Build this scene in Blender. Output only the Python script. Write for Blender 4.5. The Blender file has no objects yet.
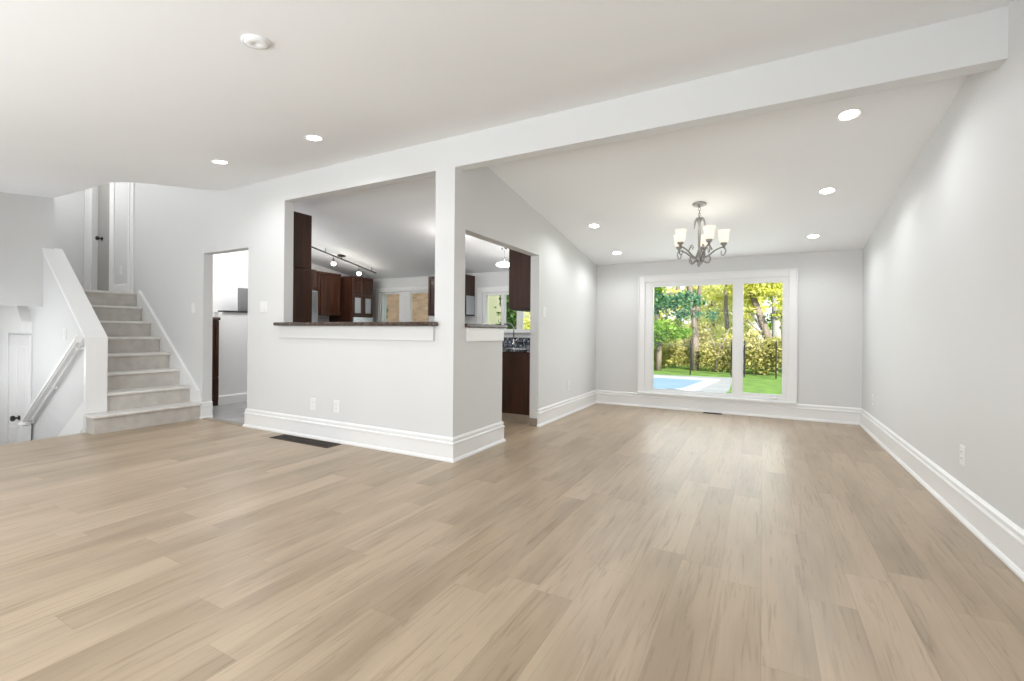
import bpy, bmesh, math, random
from mathutils import Vector, Matrix

random.seed(11)
S = bpy.context.scene
COL = S.collection

# ------------------------------------------------------------------ camera
YAW = math.radians(28.424)          # room axis against the lens axis
ROLL = math.radians(0.477)
FPX = 464.26
cam_data = bpy.data.cameras.new('camera')
cam_data.sensor_fit = 'HORIZONTAL'
cam_data.sensor_width = 36.0
cam_data.lens = FPX * 36.0 / 1024.0
cam_data.shift_y = -(340.5 - 331.62) / 1024.0
cam_data.clip_start = 0.05
cam_data.clip_end = 300
cam = bpy.data.objects.new('camera', cam_data)
COL.objects.link(cam)
fwd = Vector((-math.sin(YAW), math.cos(YAW), 0))
rgt = Vector((math.cos(YAW), math.sin(YAW), 0))
upv = Vector((0, 0, 1))
cr = rgt * math.cos(ROLL) + upv * math.sin(ROLL)
cu = -rgt * math.sin(ROLL) + upv * math.cos(ROLL)
M = Matrix(((cr.x, cu.x, -fwd.x, 0), (cr.y, cu.y, -fwd.y, 0), (cr.z, cu.z, -fwd.z, 1.2), (0, 0, 0, 1)))
cam.matrix_world = M
S.camera = cam

# ------------------------------------------------------------------ view, sky, sun, daylight
S.view_settings.view_transform = 'Standard'
S.view_settings.look = 'None'
S.view_settings.gamma = 1.0
S.view_settings.use_curve_mapping = False
S.view_settings.exposure = 0.45
S.cycles.max_bounces = 8
S.cycles.diffuse_bounces = 5
S.cycles.glossy_bounces = 3
S.cycles.transparent_max_bounces = 12
S.cycles.sample_clamp_indirect = 4.0
S.cycles.use_denoising = True

SKY_STRENGTH = 1.1
world = bpy.data.worlds.new('sky')
S.world = world
world.use_nodes = True
wn = world.node_tree
wn.nodes.clear()
wo = wn.nodes.new('ShaderNodeOutputWorld')
wb = wn.nodes.new('ShaderNodeBackground')
wt = wn.nodes.new('ShaderNodeTexCoord')
wx = wn.nodes.new('ShaderNodeSeparateXYZ')
wr = wn.nodes.new('ShaderNodeValToRGB')
wr.color_ramp.elements[0].position = 0.0
wr.color_ramp.elements[0].color = (1.0, 1.0, 0.97, 1)
wr.color_ramp.elements[1].position = 0.7
wr.color_ramp.elements[1].color = (0.62, 0.78, 1.0, 1)
wn.links.new(wt.outputs['Generated'], wx.inputs[0])
wn.links.new(wx.outputs['Z'], wr.inputs[0])
wn.links.new(wr.outputs[0], wb.inputs[0])
wb.inputs[1].default_value = SKY_STRENGTH
wn.links.new(wb.outputs[0], wo.inputs[0])


def light(name, kind, loc, energy, color=(1, 1, 1), direction=None, parent=None, **kw):
    d = bpy.data.lights.new(name, kind)
    d.energy = energy
    d.color = color
    for k, v in kw.items():
        setattr(d, k, v)
    o = bpy.data.objects.new(name, d)
    COL.objects.link(o)
    o.location = loc
    if direction is not None:
        o.rotation_euler = Vector(direction).to_track_quat('-Z', 'Y').to_euler()
    if parent is not None:
        o.parent = parent
    return o


light('sun', 'SUN', (20, 10, 30), 7.5, (1.0, 0.95, 0.84), direction=(-0.50, 0.68, -0.53), angle=0.01)
# area light added to fill the room from an assumed, unseen front window
FRONT_FILL = light('front_fill_light', 'AREA', (-2.7, -1.50, 1.42), 112, (0.92, 0.962, 1.0), direction=(0, 1, 0.6),
            shape='RECTANGLE', size=5.4, size_y=1.6)
DAY_BACK = light('garden_window_daylight', 'AREA', (-0.68, 7.595, 1.12), 15, (0.92, 0.97, 1.0), direction=(0, -1, 0.15),
                 shape='RECTANGLE', size=1.9, size_y=1.6)
DOWNLIGHT_W = 18.0
CHANDELIER_W = 0.28

# ------------------------------------------------------------------ node helpers
MATS = {}


def new_mat(name):
    m = bpy.data.materials.new(name)
    m.use_nodes = True
    nt = m.node_tree
    nt.nodes.clear()
    out = nt.nodes.new('ShaderNodeOutputMaterial')
    b = nt.nodes.new('ShaderNodeBsdfPrincipled')
    nt.links.new(b.outputs[0], out.inputs[0])
    MATS[name] = m
    return m, nt, b, out


def nd(nt, t, **kw):
    n = nt.nodes.new(t)
    for k, v in kw.items():
        setattr(n, k, v)
    return n


def ramp(nt, stops):
    r = nt.nodes.new('ShaderNodeValToRGB')
    e = r.color_ramp.elements
    while len(e) < len(stops):
        e.new(0.5)
    for i, (p, c) in enumerate(stops):
        e[i].position = p
        e[i].color = (c[0], c[1], c[2], 1)
    return r


def paint(name, col, rough=0.55, amount=0.03, scale=3.0, bump=0.02, bscale=220.0, metallic=0.0, coat=0.0, spec=0.5):
    """A painted / plain surface with a faint procedural mottle."""
    m, nt, b, out = new_mat(name)
    tc = nd(nt, 'ShaderNodeTexCoord')
    n = nd(nt, 'ShaderNodeTexNoise')
    n.inputs['Scale'].default_value = scale
    n.inputs['Detail'].default_value = 3
    nt.links.new(tc.outputs['Object'], n.inputs['Vector'])
    lo = [max(0, c * (1 - amount)) for c in col]
    hi = [min(1, c * (1 + amount)) for c in col]
    r = ramp(nt, [(0.3, lo), (0.7, hi)])
    nt.links.new(n.outputs['Fac'], r.inputs[0])
    nt.links.new(r.outputs[0], b.inputs['Base Color'])
    b.inputs['Roughness'].default_value = rough
    b.inputs['Metallic'].default_value = metallic
    b.inputs['Coat Weight'].default_value = coat
    b.inputs['Specular IOR Level'].default_value = spec
    if bump > 0:
        n2 = nd(nt, 'ShaderNodeTexNoise')
        n2.inputs['Scale'].default_value = bscale
        nt.links.new(tc.outputs['Object'], n2.inputs['Vector'])
        bp = nd(nt, 'ShaderNodeBump')
        bp.inputs['Strength'].default_value = bump
        bp.inputs['Distance'].default_value = 0.01
        nt.links.new(n2.outputs['Fac'], bp.inputs['Height'])
        nt.links.new(bp.outputs[0], b.inputs['Normal'])
    return m


def planks(name, W, L, stops, grain_lo, grain_hi, rough=0.42, seam=(0.20, 0.15, 0.10), along='Y'):
    m, nt, b, out = new_mat(name)
    tc = nd(nt, 'ShaderNodeTexCoord')
    sp = nd(nt, 'ShaderNodeSeparateXYZ')
    nt.links.new(tc.outputs['Object'], sp.inputs[0])

    def math_(op, a, bb=None, c=None):
        n = nd(nt, 'ShaderNodeMath', operation=op)
        for i, v in enumerate((a, bb, c)):
            if v is None:
                continue
            if isinstance(v, (int, float)):
                n.inputs[i].default_value = v
            else:
                nt.links.new(v, n.inputs[i])
        return n.outputs[0]
    ax, ay = (sp.outputs['X'], sp.outputs['Y']) if along == 'Y' else (sp.outputs['Y'], sp.outputs['X'])
    u = math_('DIVIDE', ax, W)
    row = math_('FLOOR', u)
    fu = math_('FRACT', u)
    wn1 = nd(nt, 'ShaderNodeTexWhiteNoise', noise_dimensions='1D')
    nt.links.new(row, wn1.inputs['W'])
    v = math_('ADD', math_('DIVIDE', ay, L), wn1.outputs['Value'])
    colm = math_('FLOOR', v)
    fv = math_('FRACT', v)
    cx = nd(nt, 'ShaderNodeCombineXYZ')
    nt.links.new(row, cx.inputs[0])
    nt.links.new(colm, cx.inputs[1])
    wn2 = nd(nt, 'ShaderNodeTexWhiteNoise', noise_dimensions='2D')
    nt.links.new(cx.outputs[0], wn2.inputs['Vector'])
    rp = ramp(nt, stops)
    nt.links.new(wn2.outputs['Value'], rp.inputs[0])
    # grain: noise stretched along the plank, shifted per plank
    mp = nd(nt, 'ShaderNodeCombineXYZ')
    nt.links.new(math_('MULTIPLY', ax, 42.0), mp.inputs[0])
    nt.links.new(math_('MULTIPLY', ay, 2.2), mp.inputs[1])
    nt.links.new(math_('MULTIPLY', wn2.outputs['Value'], 40.0), mp.inputs[2])
    g = nd(nt, 'ShaderNodeTexNoise')
    g.inputs['Scale'].default_value = 1.0
    g.inputs['Detail'].default_value = 6
    g.inputs['Roughness'].default_value = 0.6
    g.inputs['Distortion'].default_value = 1.3
    nt.links.new(mp.outputs[0], g.inputs['Vector'])
    gr = ramp(nt, [(0.30, grain_lo), (0.46, (1, 1, 1)), (0.75, grain_hi)])
    nt.links.new(g.outputs['Fac'], gr.inputs[0])
    mp2 = nd(nt, 'ShaderNodeCombineXYZ')
    nt.links.new(math_('MULTIPLY', ax, 5.0), mp2.inputs[0])
    nt.links.new(math_('MULTIPLY', ay, 0.9), mp2.inputs[1])
    nt.links.new(math_('MULTIPLY', wn2.outputs['Value'], 23.0), mp2.inputs[2])
    g2 = nd(nt, 'ShaderNodeTexNoise')
    g2.inputs['Scale'].default_value = 1.0
    g2.inputs['Detail'].default_value = 3
    nt.links.new(mp2.outputs[0], g2.inputs['Vector'])
    gr2 = ramp(nt, [(0.3, (0.80, 0.79, 0.77)), (0.6, (1.05, 1.05, 1.05))])
    nt.links.new(g2.outputs['Fac'], gr2.inputs[0])
    mx = nd(nt, 'ShaderNodeMix', data_type='RGBA', blend_type='MULTIPLY')
    mx.inputs[0].default_value = 1.0
    nt.links.new(rp.outputs[0], mx.inputs[6])
    nt.links.new(gr.outputs[0], mx.inputs[7])
    mx2 = nd(nt, 'ShaderNodeMix', data_type='RGBA', blend_type='MULTIPLY')
    mx2.inputs[0].default_value = 1.0
    nt.links.new(mx.outputs[2], mx2.inputs[6])
    nt.links.new(gr2.outputs[0], mx2.inputs[7])
    # seams
    du = math_('MULTIPLY', math_('MINIMUM', fu, math_('SUBTRACT', 1.0, fu)), W)
    dv = math_('MULTIPLY', math_('MINIMUM', fv, math_('SUBTRACT', 1.0, fv)), L)
    dm = math_('MINIMUM', du, dv)
    sm = math_('LESS_THAN', dm, 0.0011)
    mx3 = nd(nt, 'ShaderNodeMix', data_type='RGBA', blend_type='MIX')
    nt.links.new(math_('MULTIPLY', sm, 0.45), mx3.inputs[0])
    nt.links.new(mx2.outputs[2], mx3.inputs[6])
    mx3.inputs[7].default_value = (*seam, 1)
    nt.links.new(mx3.outputs[2], b.inputs['Base Color'])
    b.inputs['Roughness'].default_value = rough
    bp = nd(nt, 'ShaderNodeBump')
    bp.inputs['Strength'].default_value = 0.05
    bp.inputs['Distance'].default_value = 0.004
    nt.links.new(g.outputs['Fac'], bp.inputs['Height'])
    nt.links.new(bp.outputs[0], b.inputs['Normal'])
    return m


def wood(name, c0, c1, rough=0.36, coat=0.12, axis=2, scale=1.0):
    m, nt, b, out = new_mat(name)
    tc = nd(nt, 'ShaderNodeTexCoord')
    mp = nd(nt, 'ShaderNodeMapping')
    s = [18 * scale, 18 * scale, 18 * scale]
    s[axis] = 1.6 * scale
    mp.inputs['Scale'].default_value = s
    nt.links.new(tc.outputs['Object'], mp.inputs[0])
    n = nd(nt, 'ShaderNodeTexNoise')
    n.inputs['Scale'].default_value = 1.0
    n.inputs['Detail'].default_value = 5
    n.inputs['Distortion'].default_value = 0.5
    nt.links.new(mp.outputs[0], n.inputs['Vector'])
    r = ramp(nt, [(0.3, c0), (0.72, c1)])
    nt.links.new(n.outputs['Fac'], r.inputs[0])
    nt.links.new(r.outputs[0], b.inputs['Base Color'])
    b.inputs['Roughness'].default_value = rough
    b.inputs['Coat Weight'].default_value = coat
    b.inputs['Coat Roughness'].default_value = 0.12
    b.inputs['Specular IOR Level'].default_value = 0.3
    return m


def speckle(name, stops, scale=60, rough=0.15):
    m, nt, b, out = new_mat(name)
    tc = nd(nt, 'ShaderNodeTexCoord')
    v = nd(nt, 'ShaderNodeTexVoronoi')
    v.inputs['Scale'].default_value = scale
    n = nd(nt, 'ShaderNodeTexNoise')
    n.inputs['Scale'].default_value = scale * 0.6
    n.inputs['Detail'].default_value = 4
    nt.links.new(tc.outputs['Object'], v.inputs['Vector'])
    nt.links.new(tc.outputs['Object'], n.inputs['Vector'])
    mx = nd(nt, 'ShaderNodeMath', operation='MULTIPLY_ADD')
    nt.links.new(v.outputs['Distance'], mx.inputs[0])
    mx.inputs[1].default_value = 0.6
    nt.links.new(n.outputs['Fac'], mx.inputs[2])
    r = ramp(nt, stops)
    nt.links.new(mx.outputs[0], r.inputs[0])
    nt.links.new(r.outputs[0], b.inputs['Base Color'])
    b.inputs['Roughness'].default_value = rough
    return m


def bricks(name, c1, c2, mortar, scale, rot=0.0, bw=0.5, rh=0.25, ms=0.02, rough=0.8, axes='XZ'):
    m, nt, b, out = new_mat(name)
    tc = nd(nt, 'ShaderNodeTexCoord')
    sp = nd(nt, 'ShaderNodeSeparateXYZ')
    cb = nd(nt, 'ShaderNodeCombineXYZ')
    nt.links.new(tc.outputs['Object'], sp.inputs[0])
    nt.links.new(sp.outputs[axes[0]], cb.inputs[0])
    nt.links.new(sp.outputs[axes[1]], cb.inputs[1])
    t = nd(nt, 'ShaderNodeTexBrick')
    t.inputs['Color1'].default_value = (*c1, 1)
    t.inputs['Color2'].default_value = (*c2, 1)
    t.inputs['Mortar'].default_value = (*mortar, 1)
    t.inputs['Scale'].default_value = scale
    t.inputs['Brick Width'].default_value = bw
    t.inputs['Row Height'].default_value = rh
    t.inputs['Mortar Size'].default_value = ms
    nt.links.new(cb.outputs[0], t.inputs['Vector'])
    n = nd(nt, 'ShaderNodeTexNoise')
    n.inputs['Scale'].default_value = 4
    n.inputs['Detail'].default_value = 4
    nt.links.new(tc.outputs['Object'], n.inputs['Vector'])
    r = ramp(nt, [(0.3, (0.78, 0.78, 0.78)), (0.7, (1.1, 1.1, 1.1))])
    nt.links.new(n.outputs['Fac'], r.inputs[0])
    mx = nd(nt, 'ShaderNodeMix', data_type='RGBA', blend_type='MULTIPLY')
    mx.inputs[0].default_value = 1.0
    nt.links.new(t.outputs['Color'], mx.inputs[6])
    nt.links.new(r.outputs[0], mx.inputs[7])
    nt.links.new(mx.outputs[2], b.inputs['Base Color'])
    b.inputs['Roughness'].default_value = rough
    return m


def leaves_mat(name, stops, translucent=0.5):
    m = bpy.data.materials.new(name)
    m.use_nodes = True
    nt = m.node_tree
    nt.nodes.clear()
    out = nd(nt, 'ShaderNodeOutputMaterial')
    g = nd(nt, 'ShaderNodeNewGeometry')
    r = ramp(nt, stops)
    nt.links.new(g.outputs['Random Per Island'], r.inputs[0])
    d = nd(nt, 'ShaderNodeBsdfDiffuse')
    t = nd(nt, 'ShaderNodeBsdfTranslucent')
    nt.links.new(r.outputs[0], d.inputs[0])
    nt.links.new(r.outputs[0], t.inputs[0])
    mx = nd(nt, 'ShaderNodeMixShader')
    mx.inputs[0].default_value = translucent
    nt.links.new(d.outputs[0], mx.inputs[1])
    nt.links.new(t.outputs[0], mx.inputs[2])
    nt.links.new(mx.outputs[0], out.inputs[0])
    MATS[name] = m
    return m


def glass_mat(name, tint=(0.98, 0.99, 0.98), refl=0.06):
    m = bpy.data.materials.new(name)
    m.use_nodes = True
    nt = m.node_tree
    nt.nodes.clear()
    out = nd(nt, 'ShaderNodeOutputMaterial')
    t = nd(nt, 'ShaderNodeBsdfTransparent')
    t.inputs[0].default_value = (*tint, 1)
    g = nd(nt, 'ShaderNodeBsdfGlossy')
    g.inputs['Roughness'].default_value = 0.02
    f = nd(nt, 'ShaderNodeFresnel')
    f.inputs[0].default_value = 1.45
    s = nd(nt, 'ShaderNodeMath', operation='MULTIPLY')
    s.inputs[1].default_value = refl / 0.04
    nt.links.new(f.outputs[0], s.inputs[0])
    s.use_clamp = True
    mx = nd(nt, 'ShaderNodeMixShader')
    nt.links.new(s.outputs[0], mx.inputs[0])
    nt.links.new(t.outputs[0], mx.inputs[1])
    nt.links.new(g.outputs[0], mx.inputs[2])
    nt.links.new(mx.outputs[0], out.inputs[0])
    MATS[name] = m
    return m


def glow(name, col, strength, base=(0.9, 0.9, 0.88), falloff=None):
    m, nt, b, out = new_mat(name)
    b.inputs['Base Color'].default_value = (*base, 1)
    b.inputs['Emission Color'].default_value = (*col, 1)
    b.inputs['Emission Strength'].default_value = strength
    b.inputs['Roughness'].default_value = 0.4
    if falloff:
        tc = nd(nt, 'ShaderNodeTexCoord')
        n = nd(nt, 'ShaderNodeTexNoise')
        n.inputs['Scale'].default_value = falloff
        nt.links.new(tc.outputs['Object'], n.inputs['Vector'])
        r = ramp(nt, [(0.3, [c * 0.92 for c in base]), (0.7, base)])
        nt.links.new(n.outputs['Fac'], r.inputs[0])
        nt.links.new(r.outputs[0], b.inputs['Base Color'])
    return m


# ------------------------------------------------------------------ materials
WALL = paint('wall_paint', (0.715, 0.72, 0.72), 0.6, 0.012, 1.2, 0.015)
CEIL = paint('ceiling_paint', (0.90, 0.91, 0.925), 0.75, 0.01, 1.0, 0.02)
TRIM = paint('white_trim', (0.86, 0.86, 0.86), 0.32, 0.01, 2.0, 0.0)
VINYL = paint('white_vinyl', (0.84, 0.84, 0.84), 0.3, 0.01, 2.0, 0.0)
PLASTIC = paint('white_plastic', (0.84, 0.84, 0.83), 0.35, 0.01, 8.0, 0.0)
FLOORM = planks('oak_planks', 0.185, 1.35,
                [(0.0, (0.378, 0.288, 0.198)), (0.35, (0.406, 0.313, 0.219)), (0.7, (0.430, 0.334, 0.236)), (1.0, (0.452, 0.354, 0.254))],
                (0.76, 0.73, 0.69), (1.06, 1.06, 1.06), rough=0.36)
TILE = bricks('grey_tile', (0.36, 0.36, 0.37), (0.44, 0.44, 0.44), (0.25, 0.25, 0.25), 1.0, bw=0.6, rh=0.3, ms=0.006, rough=0.3, axes='XY')
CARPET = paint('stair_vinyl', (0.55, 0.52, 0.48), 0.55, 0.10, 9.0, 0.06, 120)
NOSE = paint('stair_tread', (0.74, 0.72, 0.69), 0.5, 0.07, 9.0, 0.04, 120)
GRANITE = speckle('brown_granite', [(0.35, (0.012, 0.008, 0.006)), (0.66, (0.040, 0.024, 0.017)), (0.92, (0.085, 0.055, 0.042)), (1.0, (0.16, 0.13, 0.11))], 75, 0.2)
GRANITE_BLUE = speckle('dark_speckled_granite', [(0.40, (0.01, 0.011, 0.014)), (0.70, (0.035, 0.04, 0.05)), (0.92, (0.13, 0.15, 0.19)), (1.0, (0.40, 0.43, 0.47))], 40, 0.1)
WOOD = wood('dark_cherry', (0.030, 0.011, 0.006), (0.068, 0.025, 0.013))
WOOD_RED = wood('red_cherry', (0.052, 0.020, 0.012), (0.115, 0.048, 0.030), rough=0.25)
TOEKICK = paint('tan_tile_base', (0.32, 0.265, 0.205), 0.5, 0.08, 12, 0.0)
BRONZE = paint('dark_bronze', (0.045, 0.036, 0.03), 0.42, 0.08, 30, 0.0, metallic=0.6)
IRON = paint('pewter_iron', (0.36, 0.355, 0.345), 0.38, 0.10, 40, 0.0, metallic=0.85)
CHROME = paint('chrome', (0.72, 0.73, 0.75), 0.18, 0.02, 5, 0.0, metallic=1.0)
STEEL = paint('stainless', (0.55, 0.58, 0.62), 0.25, 0.04, 5, 0.0, metallic=0.9)
BLACK = paint('black_metal', (0.012, 0.012, 0.012), 0.4, 0.05, 20, 0.0)
VENTM = paint('dark_brown_metal', (0.035, 0.024, 0.016), 0.4, 0.06, 20, 0.0, metallic=0.3)
GLASS_SHEEN = paint('grey_glass_and_sheen', (0.42, 0.44, 0.48), 0.15, 0.06, 3, 0.0, spec=0.7)  # frosted door glass; also the painted window reflection on a cabinet side
GREYBOX = paint('grey_enamel', (0.17, 0.172, 0.175), 0.4, 0.05, 6, 0.0)
DOOR_SHADED = paint('door_paint_shaded', (0.38, 0.37, 0.355), 0.45, 0.02, 2, 0.0)  # shade of the recessed upstairs door is mixed into this grey
GLASS = glass_mat('window_glass', refl=0.008)
LAMP = glow('downlight_glow', (1.0, 0.97, 0.92), 9.0)
LAMP_SOFT = glow('flush_glow', (1.0, 0.98, 0.95), 3.0)
SHADE = glow('shade_glow', (1.0, 0.88, 0.70), 0.42, (0.85, 0.82, 0.76), falloff=9)
BULB = glow('bulb_glow', (1.0, 0.95, 0.88), 8.0)
LAWN = paint('lawn_green', (0.12, 0.22, 0.03), 0.9, 0.35, 3.0, 0.4, 60)
CONCRETE = paint('pale_concrete', (0.30, 0.30, 0.30), 0.8, 0.08, 2, 0.05, 40)
COPING = paint('white_coping', (0.46, 0.47, 0.48), 0.7, 0.05, 2, 0.02, 40)
POOLBLUE = paint('pale_blue_cover', (0.22, 0.32, 0.46), 0.5, 0.08, 1.2, 0.0)
BARK = wood('bark', (0.13, 0.10, 0.085), (0.30, 0.25, 0.21), rough=0.9, coat=0.0, axis=2, scale=0.6)
BARK_GREY = wood('grey_bark', (0.26, 0.25, 0.26), (0.48, 0.46, 0.45), rough=0.9, coat=0.0, axis=2, scale=0.5)
BRICK = bricks('tan_brick', (0.10, 0.062, 0.035), (0.18, 0.115, 0.065), (0.12, 0.10, 0.08), 1.0, bw=0.22, rh=0.075, ms=0.012)
BOARDS = planks('pale_fence_boards', 0.14, 9.0, [(0, (0.20, 0.215, 0.14)), (1, (0.32, 0.33, 0.24))], (0.8, 0.8, 0.78), (1.1, 1.1, 1.1), rough=0.8)
LEAF_TEAL = leaves_mat('leaf_bluegreen', [(0, (0.035, 0.13, 0.085)), (0.5, (0.10, 0.27, 0.16)), (1, (0.24, 0.42, 0.26))])
LEAF_GREEN = leaves_mat('leaf_green', [(0, (0.07, 0.20, 0.015)), (0.5, (0.20, 0.42, 0.04)), (1, (0.48, 0.62, 0.10))])
LEAF_YELLOW = leaves_mat('leaf_yellow', [(0, (0.36, 0.40, 0.05)), (0.45, (0.70, 0.70, 0.13)), (0.8, (0.86, 0.83, 0.24)), (1, (0.90, 0.88, 0.48))])
LEAF_OLIVE = leaves_mat('leaf_olive', [(0, (0.22, 0.22, 0.06)), (0.5, (0.52, 0.49, 0.17)), (1, (0.80, 0.72, 0.36))])
LEAF_PALE = leaves_mat('leaf_pale_yellow', [(0, (0.62, 0.64, 0.16)), (0.5, (0.86, 0.85, 0.34)), (1, (0.93, 0.92, 0.62))], 0.55)
LEAF_DARK = leaves_mat('leaf_dark', [(0, (0.02, 0.05, 0.015)), (0.6, (0.07, 0.15, 0.04)), (1, (0.20, 0.30, 0.08))])


# ------------------------------------------------------------------ mesh builder
class MB:
    def __init__(self):
        self.v, self.f, self.sm = [], [], []

    def add(self, vs, fs, smooth=False):
        n = len(self.v)
        self.v += [tuple(p) for p in vs]
        self.f += [tuple(i + n for i in q) for q in fs]
        self.sm += [smooth] * len(fs)
        return self

    def box(self, x0, x1, y0, y1, z0, z1):
        return self.add([(x0, y0, z0), (x1, y0, z0), (x1, y1, z0), (x0, y1, z0), (x0, y0, z1), (x1, y0, z1), (x1, y1, z1), (x0, y1, z1)],
                        [(0, 3, 2, 1), (4, 5, 6, 7), (0, 1, 5, 4), (1, 2, 6, 5), (2, 3, 7, 6), (3, 0, 4, 7)])

    def bev(self, x0, x1, y0, y1, z0, z1, b):
        """box with chamfered edges, made with bmesh bevel"""
        bm = bmesh.new()
        bmesh.ops.create_cube(bm, size=1.0)
        for w in bm.verts:
            w.co = Vector(((x0 + x1) / 2 + w.co.x * (x1 - x0), (y0 + y1) / 2 + w.co.y * (y1 - y0), (z0 + z1) / 2 + w.co.z * (z1 - z0)))
        b = min(b, 0.45 * min(x1 - x0, y1 - y0, z1 - z0))
        bmesh.ops.bevel(bm, geom=bm.edges[:], offset=b, segments=2, profile=0.5, affect='EDGES')
        bm.verts.index_update()
        self.add([w.co[:] for w in bm.verts], [[w.index for w in q.verts] for q in bm.faces])
        bm.free()
        return self

    def prism(self, poly, axis, a, b):
        """extrude a 2D polygon along axis ('x','y','z') from a to b; poly in the other two axes"""
        def pt(p, t):
            return {'x': (t, p[0], p[1]), 'y': (p[0], t, p[1]), 'z': (p[0], p[1], t)}[axis]
        n = len(poly)
        vs = [pt(p, a) for p in poly] + [pt(p, b) for p in poly]
        fs = [tuple(range(n - 1, -1, -1)), tuple(range(n, 2 * n))]
        fs += [(i, (i + 1) % n, n + (i + 1) % n, n + i) for i in range(n)]
        return self.add(vs, fs)

    def tube(self, path, r, n=8, cap=True):
        P = [Vector(p) for p in path]
        R = r if isinstance(r, (list, tuple)) else [r] * len(P)
        vs, fs = [], []
        prev = None
        for i, p in enumerate(P):
            t = (P[min(i + 1, len(P) - 1)] - P[max(i - 1, 0)]).normalized()
            if prev is None:
                a = Vector((0, 0, 1)) if abs(t.z) < 0.9 else Vector((1, 0, 0))
                u = t.cross(a).normalized()
            else:
                u = (prev - t * prev.dot(t)).normalized()
            prev = u
            w = t.cross(u)
            for k in range(n):
                an = 2 * math.pi * k / n
                vs.append(p + (u * math.cos(an) + w * math.sin(an)) * R[i])
        for i in range(len(P) - 1):
            for k in range(n):
                fs.append((i * n + k, i * n + (k + 1) % n, (i + 1) * n + (k + 1) % n, (i + 1) * n + k))
        if cap:
            fs.append(tuple(range(n - 1, -1, -1)))
            fs.append(tuple(range((len(P) - 1) * n, len(P) * n)))
        return self.add(vs, fs, True)

    def lathe(self, prof, c=(0, 0, 0), n=24, axis=None):
        """prof: list of (radius, height); closed ends when the radius is 0"""
        vs, fs = [], []
        q = Vector((0, 0, 1)).rotation_difference(Vector(axis)) if axis is not None else None
        for (r, z) in prof:
            for k in range(n):
                an = 2 * math.pi * k / n
                p = Vector((max(r, 1e-4) * math.cos(an), max(r, 1e-4) * math.sin(an), z))
                if q:
                    p = q @ p
                vs.append((p.x + c[0], p.y + c[1], p.z + c[2]))
        for i in range(len(prof) - 1):
            for k in range(n):
                fs.append((i * n + k, i * n + (k + 1) % n, (i + 1) * n + (k + 1) % n, (i + 1) * n + k))
        return self.add(vs, fs, True)

    def sweep(self, path, prof, side=1):
        """moulding: 2D floor path, profile (outward, z), mitred corners; outward = right of the path"""
        P = [Vector((p[0], p[1])) for p in path]
        ds = [(P[i + 1] - P[i]).normalized() for i in range(len(P) - 1)]
        ns = [Vector((d.y, -d.x)) * side for d in ds]
        vs, fs = [], []
        n = len(prof)
        for i, p in enumerate(P):
            if i == 0:
                m = ns[0]
            elif i == len(P) - 1:
                m = ns[-1]
            else:
                m = (ns[i - 1] + ns[i]) / (1 + ns[i - 1].dot(ns[i]))
            for (d, z) in prof:
                vs.append((p.x + m.x * d, p.y + m.y * d, z))
        for i in range(len(P) - 1):
            for k in range(n):
                fs.append((i * n + k, i * n + (k + 1) % n, (i + 1) * n + (k + 1) % n, (i + 1) * n + k))
        fs.append(tuple(range(n - 1, -1, -1)))
        fs.append(tuple(range((len(P) - 1) * n, len(P) * n)))
        return self.add(vs, fs)

    def build(self, name, mat, parent=None, org=None):
        me = bpy.data.meshes.new(name)
        o0 = Vector(org) if org is not None else (Vector(parent.location) if (parent is not None and parent.get('_abs')) else Vector((0, 0, 0)))
        me.from_pydata([tuple(Vector(p) - o0) for p in self.v], [], self.f)
        bm = bmesh.new()
        bm.from_mesh(me)
        bmesh.ops.recalc_face_normals(bm, faces=bm.faces[:])
        bm.to_mesh(me)
        bm.free()
        for p, s in zip(me.polygons, self.sm):
            p.use_smooth = s
        me.materials.append(mat)
        o = bpy.data.objects.new(name, me)
        COL.objects.link(o)
        if org is not None and parent is None:
            o.location = org
        if parent is not None:
            o.parent = parent
        return o


def tag(o, label, cat, group=None):
    o['label'] = label
    o['category'] = cat
    if group:
        o['group'] = group
    return o


def thing(name, label, cat, loc, group=None, world_coords=True):
    """an Empty at the thing's base; with world_coords its parts are given in room coordinates"""
    o = bpy.data.objects.new(name, None)
    o.empty_display_size = 0.1
    COL.objects.link(o)
    o.location = loc
    if world_coords:
        o['_abs'] = 1
    return tag(o, label, cat, group)


def struct(o):
    o['kind'] = 'structure'
    return o


def copy_thing(root, loc, label, rotz=0.0, group=None):
    r = root.copy()
    COL.objects.link(r)
    r.location = loc
    r.rotation_euler = (root.rotation_euler[0], root.rotation_euler[1], rotz)
    r['label'] = label
    if group:
        r['group'] = group
    for ch in root.children:
        c = ch.copy()
        COL.objects.link(c)
        c.parent = r
        for g in ch.children:
            d = g.copy()
            COL.objects.link(d)
            d.parent = c
    return r


# ------------------------------------------------------------------ key planes (metres)
YK = 3.50          # face of the wall with the pass-through (and of the beam)
XL = -2.505        # left wall of the dining end
XR = 1.16          # right wall
YF = 7.64          # window wall
T = 0.12           # partition thickness
RIDGE = 2.993


def zliv(y):
    return RIDGE - 0.11 * (YK - y)


def zdin(y):
    return 2.98 - 0.155 * (y - YK)


# ------------------------------------------------------------------ floors
struct(MB().prism([(-6.84, -1.6), (XR + 0.1, -1.6), (XR + 0.1, YF + 0.1), (-4.6, YF + 0.1), (-4.6, YK), (-6.84, YK)], 'z', -0.12, 0.0).build('floor', FLOORM))
struct(MB().box(-8.1, -4.6, YK, YF + 0.1, -0.12, 0.0).build('floor_kitchen', TILE))
struct(MB().prism([(YK - 0.03, 0.0005), (YK - 0.025, 0.008), (YK + 0.05, 0.010), (YK + 0.06, 0.0005)], 'x', -6.60, -5.62).build('trim_1', TOEKICK))

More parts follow.
